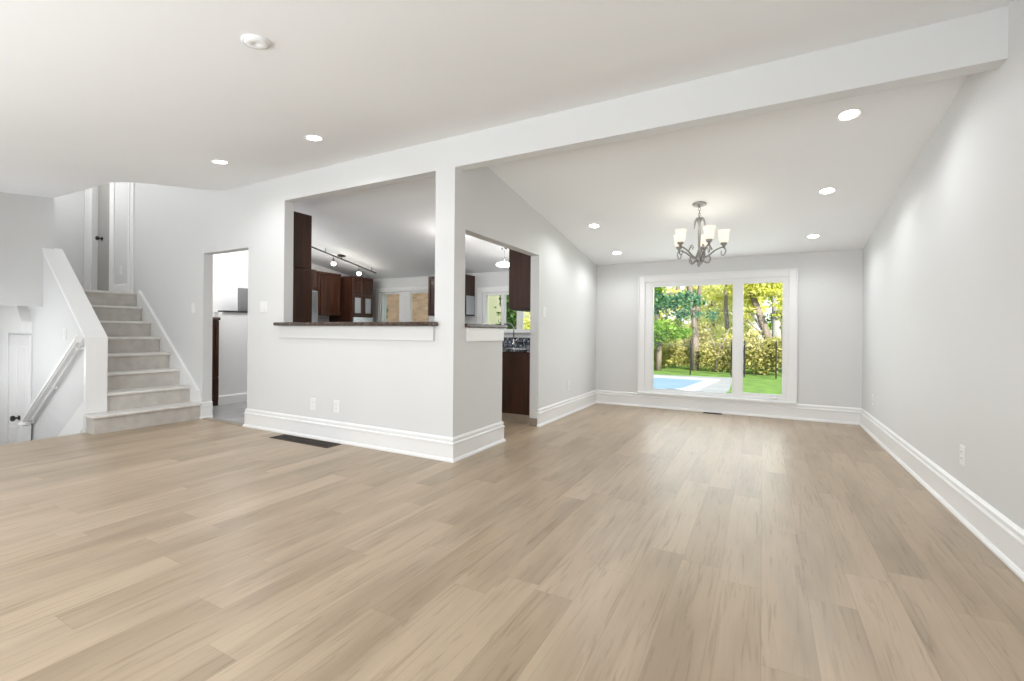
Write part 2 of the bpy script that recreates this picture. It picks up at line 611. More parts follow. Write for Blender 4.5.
# ------------------------------------------------------------------ walls
w = MB()
w.box(-10.3, -9.93, YK, YK + T, 1.735, 4.2)                       # upper hall, left of the door
w.box(-9.93, -9.286, YK, YK + T, 3.77, 4.2)
w.box(-9.286, -8.5, YK, YK + T, 1.735, 4.2)
w.box(-8.5, -6.60, YK, YK + T, 0, 4.2)
w.box(-8.5, -6.60, YK, YK + T, -1.0, 0)
w.box(-6.60, -5.62, YK, YK + T, 2.215, 4.2)
w.box(-5.62, -4.93, YK, YK + T, 0, 3.2)
w.box(-4.93, -2.725, YK, YK + T, 0, 1.245)
w.box(-4.93, -2.725, YK, YK + T, 2.71, 3.2)
w.box(-2.725, XL, YK, YK + T, 0, 3.2)
struct(w.build('wall_kitchen', WALL))
w = MB()
w.box(XL - T, XL, YK + T, 3.68, 0, 3.2)
w.box(XL - T, XL, 3.68, 4.41, 0, 1.235)
w.box(XL - T, XL, 3.68, 5.34, 2.17, 3.2)
w.box(XL - T, XL, 5.34, YF, 0, 3.2)
struct(w.build('wall_left', WALL))
struct(MB().box(XR, XR + 0.15, -1.75, YF + 0.2, -0.05, 3.3).build('wall_right', WALL))
w = MB()                                                         # window wall with openings
yb = YF + 0.2
w.box(0.32, XR, YF, yb, -0.3, 2.6)
w.box(-1.69, 0.32, YF, yb, -0.3, 0.24)
w.box(-1.69, 0.32, YF, yb, 2.02, 2.6)
w.box(-3.40, -1.69, YF, yb, -0.3, 2.6)
w.box(-4.80, -3.40, YF, yb, -0.3, 1.20)
w.box(-4.80, -3.40, YF, yb, 1.95, 2.6)
w.box(-5.95, -4.80, YF, yb, -0.3, 2.6)
w.box(-7.46, -5.95, YF, yb, 2.04, 2.6)
w.box(-8.2, -7.46, YF, yb, -0.3, 2.6)
struct(w.build('wall_back', WALL))
struct(MB().box(-8.12, -8.0, YK + T, YF, -0.05, 3.2).build('wall_kitchen_left', TRIM))
w = MB()                                                         # front wall behind the photographer
w.box(-6.96, -5.5, -1.75, -1.6, -0.05, 2.7)
w.box(0.1, XR, -1.75, -1.6, -0.05, 2.7)
w.box(-5.5, 0.1, -1.75, -1.6, -0.05, 0.5)
w.box(-5.5, 0.1, -1.75, -1.6, 2.3, 2.7)
struct(w.build('wall_front', WALL))
struct(MB().box(-6.96, -6.84, -1.6, 1.25, -1.0, 3.0).build('wall_living_left', WALL))
struct(MB().box(-6.6, 1.2, -4.7, -1.75, 2.45, 2.6).build('sun_blocker', TRIM))  # unseen slab added outside to keep sun from entering the front window
# beam over the dining opening
struct(MB().box(XL, XR, YK, YK + T, 2.71, 3.2).build('ceiling_beam', WALL))

# ------------------------------------------------------------------ ceilings
poly = [(XR + 0.1, YK + 0.02), (-6.17, YK + 0.02), (-6.283, 3.19), (-6.382, 2.873), (-6.441, 2.655), (-6.64, 2.505), (-8.14, 2.46), (-8.14, -1.75), (XR + 0.1, -1.75)]
m = MB()
n = len(poly)
vs = [(x, y, zliv(y)) for x, y in poly] + [(x, y, zliv(y) + 0.12) for x, y in poly]
m.add(vs, [tuple(range(n)), tuple(range(2 * n - 1, n - 1, -1))] + [(i, (i + 1) % n, n + (i + 1) % n, n + i) for i in range(n)])
struct(m.build('ceiling', CEIL))
m = MB()
m.prism([(YK + 0.06, zdin(YK + 0.06)), (YF + 0.1, zdin(YF + 0.1)), (YF + 0.1, zdin(YF + 0.1) + 0.12), (YK + 0.06, zdin(YK + 0.06) + 0.12)], 'x', -8.1, XR + 0.05)
struct(m.build('ceiling_dining', CEIL))

# ------------------------------------------------------------------ upper hall
m = MB()
m.box(-10.3, -8.36, 1.2, YK, 1.52, 1.735)
struct(m.build('floor_upper_hall', CARPET))
m = MB()
m.box(-8.2, -8.08, -1.6, 2.46, 1.47, 3.05)
struct(m.build('wall_stairwell', WALL))
m = MB()
m.box(-10.4, -10.2, 1.2, YK + T, 1.735, 4.2)                      # end of the hall
struct(m.build('wall_upper_hall', WALL))
m = MB()
m.box(-10.4, -8.2, 2.34, 2.46, 1.735, 4.2)
m.box(-8.2, -6.1, 2.36, 2.46, 2.98, 4.2)
m.box(-6.16, -6.05, 2.46, YK, 3.02, 4.2)
struct(m.build('wall_upper_hall_front', WALL))
struct(MB().box(-10.4, -6.05, 2.34, YK + T, 4.2, 4.3).build('ceiling_upper_hall', CEIL))
m = MB()                                                         # casings on the hall wall
for (a, b) in ((-10.2, -9.95), (-9.27, -9.13)):
    m.bev(a + (0.02 if a < -10 else 0), b, YK - 0.022, YK, 1.735, 3.78, 0.006)
m.bev(-10.18, -9.13, YK - 0.022, YK, 3.78, 3.92, 0.006)
m.bev(-8.66, -8.61, YK - 0.022, YK, 1.735, 4.15, 0.006)
m.bev(-8.60, -8.50, YK - 0.016, YK, 1.735, 4.15, 0.006)
struct(m.build('trim_2', TRIM))
struct(MB().sweep([(-9.13, YK), (-8.66, YK)], [(0, 1.735), (0.018, 1.735), (0.018, 1.86), (0.012, 1.87), (0.012, 1.885), (0, 1.90)]).build('baseboard_upper_hall', TRIM))
dr = thing('door_2', 'shaded interior door upstairs at the head of the stairs', 'door', (-9.6, YK + 0.09, 1.735))
struct(dr)
m = MB().box(-9.92, -9.29, YK + 0.07, YK + 0.11, 1.74, 3.76)
m.build('door_leaf', DOOR_SHADED, dr)
m = MB()
m.lathe([(0, 0.0), (0.03, 0.0), (0.03, 0.012), (0.012, 0.016), (0.012, 0.04), (0.03, 0.05), (0.036, 0.065), (0.03, 0.082), (0, 0.086)], (-9.76, YK + 0.07, 2.70), 16, axis=(0, -1, 0))
m.build('door_knob', BLACK, dr)
light('hall_fill', 'POINT', (-7.5, 2.85, 3.95), 5, (1, 0.99, 0.97), shadow_soft_size=0.25)  # bare lamps without fixtures, added to brighten the upper hall
light('hall_fill', 'POINT', (-9.2, 2.7, 3.75), 13, (1, 0.99, 0.97), shadow_soft_size=0.2)
light('landing_fill', 'POINT', (-7.9, 1.55, 0.95), 10, (0.97, 0.985, 1.0), shadow_soft_size=0.2)  # two added point lights, no fixture, lift the dark lower stairwell
light('landing_fill', 'POINT', (-9.2, 1.6, 0.6), 7, (0.97, 0.985, 1.0), shadow_soft_size=0.2)

# ------------------------------------------------------------------ lower stairwell
struct(MB().box(-10.3, -7.85, 0.9, 2.36, -1.05, -0.95).build('floor_landing', FLOORM))
m = MB()
m.box(-10.3, -6.82, 1.05, 1.2, -1.05, 1.52)
struct(m.build('wall_landing', WALL))
struct(MB().box(-10.4, -10.3, 1.05, 2.36, -1.05, 1.52).build('wall_landing_end', WALL))
struct(MB().box(-6.89, -6.862, 1.205, 2.33, -1.05, -0.12).build('wall_landing_back', WALL))
# guard wall between the two flights (its near face runs down to the landing)
gp = [(-6.82, -1.05), (-6.82, 1.075), (-8.10, 2.205), (-8.10, 1.52), (-10.3, 1.52), (-10.3, -1.05)]
struct(MB().prism(gp, 'y', 2.36, 2.53).build('wall_stair_guard', WALL))
m = MB()                                                         # white cap: front post face and sloping top
cap = [(-6.845, 0.217), (-6.795, 0.217), (-6.795, 1.095), (-8.10, 2.235), (-8.10, 2.20), (-6.845, 1.075)]
m.prism(cap, 'y', 2.345, 2.545)
struct(m.build('trim_3', TRIM))
# boxed-in header over the lower door
struct(MB().prism([(-10.2, 1.54), (-8.66, 1.54), (-8.44, 1.28), (-8.44, 1.13), (-10.2, 1.13)], 'y', 2.26, 2.36).build('trim_4', TRIM))
m = MB()
m.bev(-9.32, -9.18, 2.325, 2.36, -0.95, 1.13, 0.006)
m.bev(-9.64, -9.36, 2.335, 2.36, -0.95, 1.13, 0.006)
m.bev(-9.72, -9.62, 2.325, 2.36, -0.95, 1.13, 0.006)
struct(m.build('trim_5', TRIM))
dl = thing('door_1', 'white panelled door at the foot of the lower stairs', 'door', (-8.8, 2.34, -0.95))
struct(dl)
m = MB()
m.bev(-9.16, -8.43, 2.335, 2.36, -0.94, 1.10, 0.004)
for (z0, z1) in ((-0.75, -0.15), (0.05, 0.95)):
    for (a, b) in ((-9.06, -8.84), (-8.75, -8.53)):
        m.bev(a, b, 2.326, 2.338, z0, z1, 0.006)
m.build('door_leaf', TRIM, dl)
m = MB()
m.lathe([(0, 0.0), (0.032, 0.0), (0.032, 0.01), (0.013, 0.016), (0.013, 0.036), (0.03, 0.046), (0.04, 0.062), (0.033, 0.082), (0, 0.088)], (-8.76, 2.335, -0.01), 16, axis=(0, -1, 0))
m.build('door_knob', BLACK, dl)
# lower flight
ls = thing('lower_staircase', 'flight of steps going down behind the floor edge at left', 'stairs', (-7.3, 1.8, -0.95))
for k in range(1, 5):
    z = -0.19 * k
    x1 = -6.91 - 0.235 * (k - 1)
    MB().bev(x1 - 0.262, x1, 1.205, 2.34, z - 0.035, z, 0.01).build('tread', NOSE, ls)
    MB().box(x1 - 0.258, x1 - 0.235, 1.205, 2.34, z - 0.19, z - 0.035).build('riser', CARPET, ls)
m = MB().prism([(-6.86, 0.36), (-8.42, -0.72), (-8.42, -0.95), (-7.9, -0.95), (-6.86, -0.3)], 'y', 2.345, 2.359)
m.build('skirt_board', TRIM, ls)
m = MB().prism([(-6.86, 0.05), (-8.3, -0.95), (-8.28, -0.95), (-6.86, 0.035)], 'y', 2.335, 2.346)
m.build('skirt_moulding', TRIM, ls)
hr = thing('handrail', 'white sloping handrail fixed along the lower stair wall', 'handrail', (-7.7, 2.3, 0.3))
m = MB()
hx0, hz0, hx1, hz1 = -6.83, 1.075, -8.46, -0.05
tz = 0.075
m.prism([(hx0, hz0 - tz / 2), (hx0, hz0 + tz / 2), (hx1, hz1 + tz / 2), (hx1, hz1 - tz / 2)], 'y', 2.27, 2.315)
for ya_, yb_ in ((2.258, 2.27), (2.315, 2.327)):
    m.prism([(hx0, hz0 - 0.015), (hx0, hz0 + 0.025), (hx1, hz1 + 0.025), (hx1, hz1 - 0.015)], 'y', ya_, yb_)
m.build('rail', TRIM, hr)
for t in (0.05, 0.5, 0.94):
    x, z = hx0 + (hx1 - hx0) * t, hz0 + (hz1 - hz0) * t
    m = MB()
    m.lathe([(0, 0), (0.025, 0), (0.025, 0.008), (0.01, 0.012), (0.008, 0.05)], (x, 2.36, z - 0.055), 12, axis=(0, -1, 0))
    m.tube([(x, 2.325, z - 0.06), (x, 2.30, z - 0.055), (x, 2.292, z - 0.03)], 0.008)
    m.build('bracket', TRIM, hr)
m = MB()
m.bev(-8.46, -8.36, 2.24, 2.34, -0.95, -0.06, 0.008)
m.lathe([(0.062, 0.0), (0.066, 0.015), (0.055, 0.035), (0.03, 0.055), (0, 0.06)], (-8.41, 2.29, -0.06), 16)
np_ = m.build('newel_post', TRIM, hr)

# ------------------------------------------------------------------ main staircase
st = thing('staircase', 'taupe staircase rising to the left behind the white guard wall', 'stairs', (-7.4, 3.0, 0.0))
ZT = [0.214, 0.430, 0.648, 0.866, 1.083, 1.302, 1.522]
XN = [-6.58] + [-6.545 - 0.268 * k for k in range(1, 7)] + [-8.335]
for k in range(7):
    y0, y1 = (2.548, 3.495) if k == 0 else (2.548, 3.468)
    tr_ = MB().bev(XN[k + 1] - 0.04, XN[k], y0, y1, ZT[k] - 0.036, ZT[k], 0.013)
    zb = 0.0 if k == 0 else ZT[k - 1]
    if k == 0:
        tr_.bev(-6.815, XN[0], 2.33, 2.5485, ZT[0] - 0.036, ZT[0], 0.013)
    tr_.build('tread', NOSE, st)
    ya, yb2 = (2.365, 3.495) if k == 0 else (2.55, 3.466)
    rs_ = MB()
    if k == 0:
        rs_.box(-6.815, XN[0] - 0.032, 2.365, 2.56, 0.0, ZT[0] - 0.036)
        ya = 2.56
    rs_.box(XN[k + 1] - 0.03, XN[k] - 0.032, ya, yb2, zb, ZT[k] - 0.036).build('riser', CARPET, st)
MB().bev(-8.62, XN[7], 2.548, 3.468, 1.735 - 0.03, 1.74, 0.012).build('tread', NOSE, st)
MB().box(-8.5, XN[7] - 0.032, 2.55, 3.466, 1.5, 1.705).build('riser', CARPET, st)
sk = [(-6.613, 0.0), (-6.613, 0.255), (-6.66, 0.36), (-8.27, 1.755), (-8.335, 1.755), (-8.335, 1.50), (-6.75, 0.0)]
MB().prism(sk, 'y', 3.469, YK - 0.001).build('skirt_board', TRIM, st)
MB().prism([(-6.655, 0.35), (-6.655, 0.372), (-8.27, 1.772), (-8.29, 1.755)], 'y', 3.462, YK - 0.001).build('skirt_cap', TRIM, st)

# ------------------------------------------------------------------ baseboards
BP = [(0, 0.0), (0.034, 0.0), (0.034, 0.012), (0.026, 0.027), (0.019, 0.031), (0.019, 0.150), (0.025, 0.156), (0.025, 0.170),
      (0.014, 0.178), (0.012, 0.184), (0.017, 0.190), (0.017, 0.206), (0.006, 0.220), (0, 0.223)]
struct(MB().sweep([(-5.62, YK + T), (-5.62, YK), (XL, YK), (XL, 4.41), (XL - T, 4.41)], BP).build('baseboard_left', TRIM))
struct(MB().sweep([(XL - 0.002, 5.34), (XL, 5.34), (XL, YF), (XR, YF), (XR, -1.6)], BP).build('baseboard_back', TRIM))
struct(MB().sweep([(-6.61, YK), (-6.60, YK), (-6.60, YK + T)], BP).build('baseboard_doorway', TRIM))
struct(MB().box(XL - T, XL - 0.004, 5.325, 5.34, 0, 0.10).build('baseboard_jamb', TOEKICK))

# ------------------------------------------------------------------ dining window (window_1)
w1 = struct(thing('window_1', 'white two-part window facing the garden', 'window', (-0.68, YF, 0.2)))
m = MB()
ox0, ox1, oz0, oz1, cw = -1.79, 0.42, 0.215, 2.12, 0.105
yf = YF - 0.030
for (a, b, c2, d) in ((ox0, ox0 + cw, oz0 + 0.025, oz1), (ox1 - cw, ox1, oz0 + 0.025, oz1), (ox0 + cw, ox1 - cw, oz1 - cw, oz1)):
    m.bev(a, b, yf, YF, c2, d, 0.006)
m.bev(ox0, ox0 + 0.02, yf - 0.012, YF, oz0 + 0.025, oz1, 0.004)
m.bev(ox1 - 0.02, ox1, yf - 0.012, YF, oz0 + 0.025, oz1, 0.004)
m.bev(ox0 + 0.02, ox1 - 0.02, yf - 0.0115, YF, oz1 - 0.02, oz1 + 0.0005, 0.004)
m.bev(ox0, ox1, yf - 0.03, YF, oz0, oz0 + 0.03, 0.006)
m.build('window_casing', TRIM, w1)
m = MB()
fx0, fx1, fz0, fz1 = -1.69, 0.32, 0.24, 2.02
ya, yb1 = YF - 0.004, YF + 0.10
gx = ((-1.560, -0.405), (-0.262, 0.240))
gz = ((0.300, 1.938), (0.325, 1.938))
m.box(fx0, fx1, ya, yb1, fz0, gz[0][0] - 0.02)
m.box(fx0, fx1, ya, yb1, 1.955, fz1)
m.box(fx0, gx[0][0] - 0.02, ya, yb1, gz[0][0] - 0.02, 1.955)
m.box(gx[1][1] + 0.02, fx1, ya, yb1, gz[0][0] - 0.02, 1.955)
m.box(gx[0][1] + 0.02, gx[1][0] - 0.02, ya, yb1, gz[0][0] - 0.02, 1.955)
m.build('window_frame', VINYL, w1)
for i in range(2):
    m = MB()
    (a, b), (c2, d) = gx[i], gz[i]
    y0, y1 = YF + 0.015, YF + 0.085
    t = 0.024
    if i == 1:
        m.box(a - t, b + t, y0, y1, c2 - 0.045, c2)
    m.box(a - t, a, y0, y1, c2, d + t)
    m.box(b, b + t, y0, y1, c2, d + t)
    m.box(a, b, y0, y1, d, d + t)
    if i == 0:
        m.box(a - t, b + t, y0, y1, c2 - t, c2)
    m.build('sash', VINYL, w1)
    MB().box(a - 0.002, b + 0.002, YF + 0.045, YF + 0.053, c2 - 0.002, d + 0.002).build('pane', GLASS, w1)
m = MB()
m.bev(0.08, 0.20, YF - 0.03, YF + 0.0, 0.268, 0.285, 0.005)
m.tube([(0.15, YF - 0.02, 0.278), (0.17, YF - 0.045, 0.29), (0.20, YF - 0.05, 0.272)], 0.006)
m.build('crank_handle', PLASTIC, w1)

# ------------------------------------------------------------------ kitchen windows
w2 = struct(thing('window_2', 'kitchen window above the sink', 'window', (-4.1, YF, 1.2)))
m = MB()
m.bev(-4.90, -4.80, YF - 0.025, YF, 1.14, 2.05, 0.005)
m.bev(-3.40, -3.30, YF - 0.025, YF, 1.14, 2.05, 0.005)
m.bev(-4.80, -3.40, YF - 0.025, YF, 1.95, 2.05, 0.005)
m.bev(-4.93, -3.27, YF - 0.05, YF, 1.17, 1.20, 0.005)
m.build('window_casing', TRIM, w2)
m = MB()
m.box(-4.80, -4.73, YF + 0.02, YF + 0.1, 1.20, 1.95)
m.box(-3.47, -3.40, YF + 0.02, YF + 0.1, 1.20, 1.95)
m.box(-4.73, -3.47, YF + 0.02, YF + 0.1, 1.90, 1.95)
m.box(-4.73, -3.47, YF + 0.02, YF + 0.1, 1.20, 1.245)
m.box(-4.385, -4.315, YF + 0.02, YF + 0.1, 1.245, 1.90)
m.box(-4.05, -3.95, YF + 0.02, YF + 0.1, 1.245, 1.90)
m.build('window_frame', VINYL, w2)
MB().box(-4.73, -3.47, YF + 0.05, YF + 0.058, 1.245, 1.90).build('pane', GLASS, w2)
w3 = struct(thing('window_3', 'white glazed kitchen doors to the patio', 'door', (-6.7, YF, 0)))
m = MB()
m.bev(-7.56, -7.48, YF - 0.025, YF, 0, 2.045, 0.005)
m.bev(-5.96, -5.88, YF - 0.025, YF, 0, 2.045, 0.005)
m.bev(-7.56, -5.88, YF - 0.03, YF, 2.045, 2.13, 0.005)
m.build('window_casing', TRIM, w3)
for (a, b, ga, gb) in ((-7.46, -6.75, -7.42, -6.93), (-6.745, -5.95, -6.62, -6.13)):
    m = MB()
    y0, y1 = YF + 0.03, YF + 0.08
    m.box(a, ga, y0, y1, 0, 2.04)
    m.box(gb, b, y0, y1, 0, 2.04)
    m.box(ga, gb, y0, y1, 0, 0.25)
    m.box(ga, gb, y0, y1, 2.0, 2.04)
    m.build('door_leaf', TRIM, w3)
    MB().box(ga, gb, YF + 0.05, YF + 0.058, 0.25, 2.0).build('pane', GLASS, w3)
w4 = struct(thing('window_4', 'wide front window behind the photographer', 'window', (-2.7, -1.7, 0.5)))
m = MB()
for x in (-5.5, -3.65, -1.8, 0.03):
    m.box(x, x + 0.07, -1.74, -1.62, 0.5, 2.3)
for (a, b) in ((-5.43, -3.65), (-3.58, -1.8), (-1.73, 0.03)):
    m.box(a, b, -1.735, -1.625, 0.5, 0.57)
    m.box(a, b, -1.735, -1.625, 2.23, 2.3)
m.build('window_frame', VINYL, w4)
MB().box(-5.45, 0.05, -1.70, -1.692, 0.55, 2.25).build('pane', GLASS, w4)

# ------------------------------------------------------------------ pass-through ledges and aprons
led = thing('granite_ledge', 'long brown granite ledge of the wide kitchen pass-through', 'ledge', (-3.88, YK, 1.245))
m = MB()
m.bev(-5.02, -2.675, YK - 0.075, YK - 0.0005, 1.246, 1.286, 0.012)
m.bev(-4.928, -2.727, YK - 0.01, YK + 0.16, 1.247, 1.286, 0.004)
m.build('slab', GRANITE, led)
m = MB()
m.bev(-4.985, -2.72, YK - 0.026, YK, 1.105, 1.245, 0.005)
m.build('apron', WALL, led)
led = thing('granite_ledge', 'short brown granite ledge on the half wall beside the kitchen entry', 'ledge', (XL, 4.05, 1.236))
m = MB()
m.bev(XL - 0.17, XL + 0.045, 3.682, 4.45, 1.237, 1.277, 0.010)
m.build('slab', GRANITE, led)
m = MB().bev(XL, XL + 0.022, 3.70, 4.405, 1.10, 1.236, 0.005)
m.build('apron', TRIM, led)


# ------------------------------------------------------------------ kitchen cabinets
def panel_door(parent, mat, face, a0, a1, z0, z1, axis, sgn, handle=None, inset=None, split=None):
    """raised panel door on a plane; axis 'x' = door faces along x, spans y a0..a1"""
    t = 0.02
    fw = 0.055

    def bx(m, b0, b1, c0, c1, d0, d1):
        lo, hi = sorted((face + sgn * d0, face + sgn * d1))
        if axis == 'x':
            m.bev(lo, hi, b0, b1, c0, c1, 0.004)
        else:
            m.bev(b0, b1, lo, hi, c0, c1, 0.004)
    m = MB()
    bx(m, a0, a0 + fw, z0, z1, 0.0, t)
    bx(m, a1 - fw, a1, z0, z1, 0.0, t)
    bx(m, a0 + fw, a1 - fw, z0, z0 + fw, 0.0, t)
    bx(m, a0 + fw, a1 - fw, z1 - fw, z1, 0.0, t)
    if not inset:
        bx(m, a0 + fw, a1 - fw, z0 + fw, z1 - fw, 0.0, 0.008)
        bx(m, a0 + fw + 0.03, a1 - fw - 0.03, z0 + fw + 0.03, z1 - fw - 0.03, 0.0, 0.016)
    d = m.build('door', mat, parent)
    if inset:
        m = MB()
        bx(m, a0 + fw - 0.004, a1 - fw + 0.004, z0 + fw - 0.004, z1 - fw + 0.004, 0.002, 0.01)
        g = m.build('glass_panel', inset, d)
        g.parent = d
    return d


# MB.build subtracts the parent's location only for world-coordinate Empties; doors sit at the Empty's origin,
# so a panel under a door needs the same shift
_old_build = MB.build


def _build(self, name, mat, parent=None, org=None):
    if parent is not None and org is None and parent.parent is not None and parent.parent.get('_abs'):
        o = _old_build(self, name, mat, parent, org=tuple(parent.parent.location))
        return o
    return _old_build(self, name, mat, parent, org)


MB.build = _build

c1 = thing('wall_cabinet', 'dark wood cabinet end panel standing at left inside the wide pass-through', 'cabinet', (-5.3, 3.8, 1.0))
m = MB()
m.bev(-5.70, -5.0, YK + T + 0.002, 3.93, 0.98, 1.955, 0.004)
m.bev(-5.70, -5.0, YK + T + 0.002, 3.93, 1.962, 2.635, 0.004)
m.build('carcass', WOOD, c1)
panel_door(c1, WOOD, 3.93, -5.69, -5.35, 0.99, 1.95, 'y', 1)
panel_door(c1, WOOD, 3.93, -5.34, -5.01, 0.99, 1.95, 'y', 1)

fr = thing('refrigerator', 'pale stainless refrigerator in the gap left of the red cherry cabinet', 'refrigerator', (-7.6, 5.4, 0.0))
m = MB().bev(-7.98, -7.32, 5.10, 5.87, 0.0, 1.93, 0.01)
m.build('body', STEEL, fr)
MB().bev(-7.32, -7.27, 5.11, 5.86, 0.05, 1.28, 0.012).build('door', STEEL, fr)
MB().bev(-7.32, -7.27, 5.11, 5.86, 1.30, 1.92, 0.012).build('door', STEEL, fr)
MB().tube([(-7.27, 5.18, 0.7), (-7.23, 5.18, 0.72), (-7.23, 5.18, 1.2), (-7.27, 5.18, 1.22)], 0.012).build('handle', CHROME, fr)

c5 = thing('wall_cabinet', 'dark cabinet above the refrigerator seen beside the tall end panel', 'cabinet', (-7.8, 5.3, 1.96))
MB().bev(-7.99, -7.40, 5.1, 5.92, 1.96, 2.33, 0.004).build('carcass', WOOD, c5)
panel_door(c5, WOOD, -7.40, 5.11, 5.50, 1.97, 2.32, 'x', 1)
panel_door(c5, WOOD, -7.40, 5.51, 5.91, 1.97, 2.32, 'x', 1)

c2 = thing('wall_cabinet', 'reddish cherry raised-panel wall cabinet seen through the wide pass-through', 'cabinet', (-7.8, 6.3, 1.5))
m = MB().bev(-7.99, -7.66, 5.93, 6.715, 1.49, 2.30, 0.004)
m.bev(-7.99, -7.63, 5.93, 6.715, 2.30, 2.35, 0.01)
m.build('carcass', WOOD_RED, c2)
panel_door(c2, WOOD_RED, -7.66, 5.94, 6.20, 1.50, 2.29, 'x', 1)
panel_door(c2, WOOD_RED, -7.66, 6.22, 6.705, 1.50, 2.29, 'x', 1)

bc = thing('base_cabinet', 'dark base cabinet under the red cherry wall cabinet', 'cabinet', (-7.7, 6.3, 0.0))
MB().bev(-7.99, -7.42, 5.93, 6.715, 0.0, 0.94, 0.004).build('carcass', WOOD, bc)
MB().bev(-7.99, -7.38, 5.93, 6.715, 0.94, 0.98, 0.008).build('countertop', GRANITE, bc)
for a in (5.94, 6.33):
    panel_door(bc, WOOD, -7.42, a, a + 0.375, 0.12, 0.92, 'x', 1)

c3 = thing('tall_cabinet', 'tall dark corner cabinet with grey glazed doors left of the patio doors', 'cabinet', (-7.7, 7.15, 0.0))
m = MB().bev(-7.99, -7.32, 6.72, 7.28, 0.0, 2.30, 0.004)
m.build('carcass', WOOD, c3)
for (a, b) in ((6.725, 6.995), (7.005, 7.275)):
    panel_door(c3, WOOD, -7.32, a, b, 1.93, 2.29, 'x', 1)
    panel_door(c3, WOOD, -7.32, a, b, 1.50, 1.92, 'x', 1, inset=GLASS_SHEEN)
panel_door(c3, WOOD, -7.32, 6.725, 6.995, 0.12, 1.0, 'x', 1)
panel_door(c3, WOOD, -7.32, 7.005, 7.275, 0.12, 1.0, 'x', 1)
MB().bev(-7.325, -7.29, 6.73, 7.27, 1.02, 1.47, 0.006).build('oven_front', STEEL, c3)

c4 = thing('wall_cabinet', 'dark wall cabinet between the patio doors and the sink window', 'cabinet', (-5.4, 7.5, 1.5))
m = MB().bev(-5.86, -4.965, 7.32, YF - 0.001, 1.50, 2.28, 0.004)
m.build('carcass', WOOD, c4)
panel_door(c4, WOOD, 7.32, -5.85, -5.42, 1.51, 2.27, 'y', -1)
panel_door(c4, WOOD, 7.32, -5.41, -4.975, 1.51, 2.27, 'y', -1)
MB().box(-4.966, -4.955, 7.34, 7.62, 1.52, 1.88).build('side_reflection', GLASS_SHEEN, c4)  # grey sheet imitating the window reflected in the glossy cabinet

b2 = thing('base_cabinet', 'dark sink base cabinets along the kitchen window wall', 'cabinet', (-4.2, 7.3, 0.0))
MB().bev(-5.72, -3.15, 7.05, YF - 0.001, 0.10, 0.93, 0.004).build('carcass', WOOD, b2)
MB().box(-5.72, -3.15, 7.11, YF - 0.01, 0, 0.10).build('toe_kick', TOEKICK, b2)
for i in range(5):
    panel_door(b2, WOOD, 7.05, -5.71 + 0.512 * i, -5.71 + 0.512 * i + 0.50, 0.12, 0.92, 'y', -1)
b3 = thing('base_cabinet', 'very dark base cabinet end seen low through the kitchen entry', 'cabinet', (-2.9, 6.3, 0.0))
MB().bev(-3.145, -2.63, 5.45, YF - 0.001, 0.105, 0.93, 0.004).build('carcass', WOOD, b3)
MB().box(-3.12, -2.635, 5.453, YF - 0.01, 0, 0.104).build('toe_kick', TOEKICK, b3)
for i in range(3):
    panel_door(b3, WOOD, -3.145, 5.47 + 0.52 * i, 5.47 + 0.52 * i + 0.51, 0.12, 0.92, 'x', -1)
ct = thing('kitchen_countertop', 'dark speckled granite countertop around the sink below the kitchen window', 'countertop', (-3.4, 6.9, 0.93))
m = MB()
m.bev(-5.74, -2.627, 7.02, YF - 0.001, 0.932, 0.972, 0.006)
m.bev(-3.18, -2.627, 5.42, 7.03, 0.932, 0.972, 0.006)
m.build('slab', GRANITE_BLUE, ct)
m = MB()
m.bev(-5.74, -2.65, YF - 0.022, YF - 0.001, 0.972, 1.09, 0.004)
m.bev(-2.648, -2.627, 5.42, YF - 0.022, 0.972, 1.09, 0.004)
m.build('backsplash', GRANITE_BLUE, ct)
fa = thing('faucet', 'chrome gooseneck faucet at the kitchen sink', 'faucet', (-3.98, 7.42, 0.972))
m = MB()
m.lathe([(0, 0), (0.03, 0), (0.03, 0.012), (0.018, 0.03), (0.016, 0.08), (0.012, 0.09)], (-3.98, 7.42, 0.972), 16)
pth = [(-3.98, 7.42, 1.05), (-3.98, 7.42, 1.24)]
for k in range(1, 11):
    an = math.pi * k / 10 * 1.05
    pth.append((-4.07 + 0.09 * math.cos(an), 7.42 - 0.09 + 0.09 * math.cos(an), 1.24 + 0.11 * math.sin(an)))
m.tube(pth, 0.012, 10)
m.build('spout', CHROME, fa)
MB().tube([(-3.96, 7.42, 1.03), (-3.93, 7.41, 1.04), (-3.87, 7.40, 1.08)], 0.007).build('lever', CHROME, fa)

c6 = thing('wall_cabinet', 'plain dark brown wall cabinet at the top of the kitchen entry', 'cabinet', (-2.8, 5.8, 1.5))
m = MB().bev(-2.99, -2.628, 5.45, 6.35, 1.50, 2.42, 0.004)
m.build('carcass', WOOD, c6)
panel_door(c6, WOOD, -2.99, 5.46, 5.89, 1.51, 2.41, 'x', -1)
panel_door(c6, WOOD, -2.99, 5.90, 6.34, 1.51, 2.41, 'x', -1)
MB().box(-2.97, -2.65, 5.50, 6.30, 1.485, 1.50).build('light_rail', BLACK, c6)

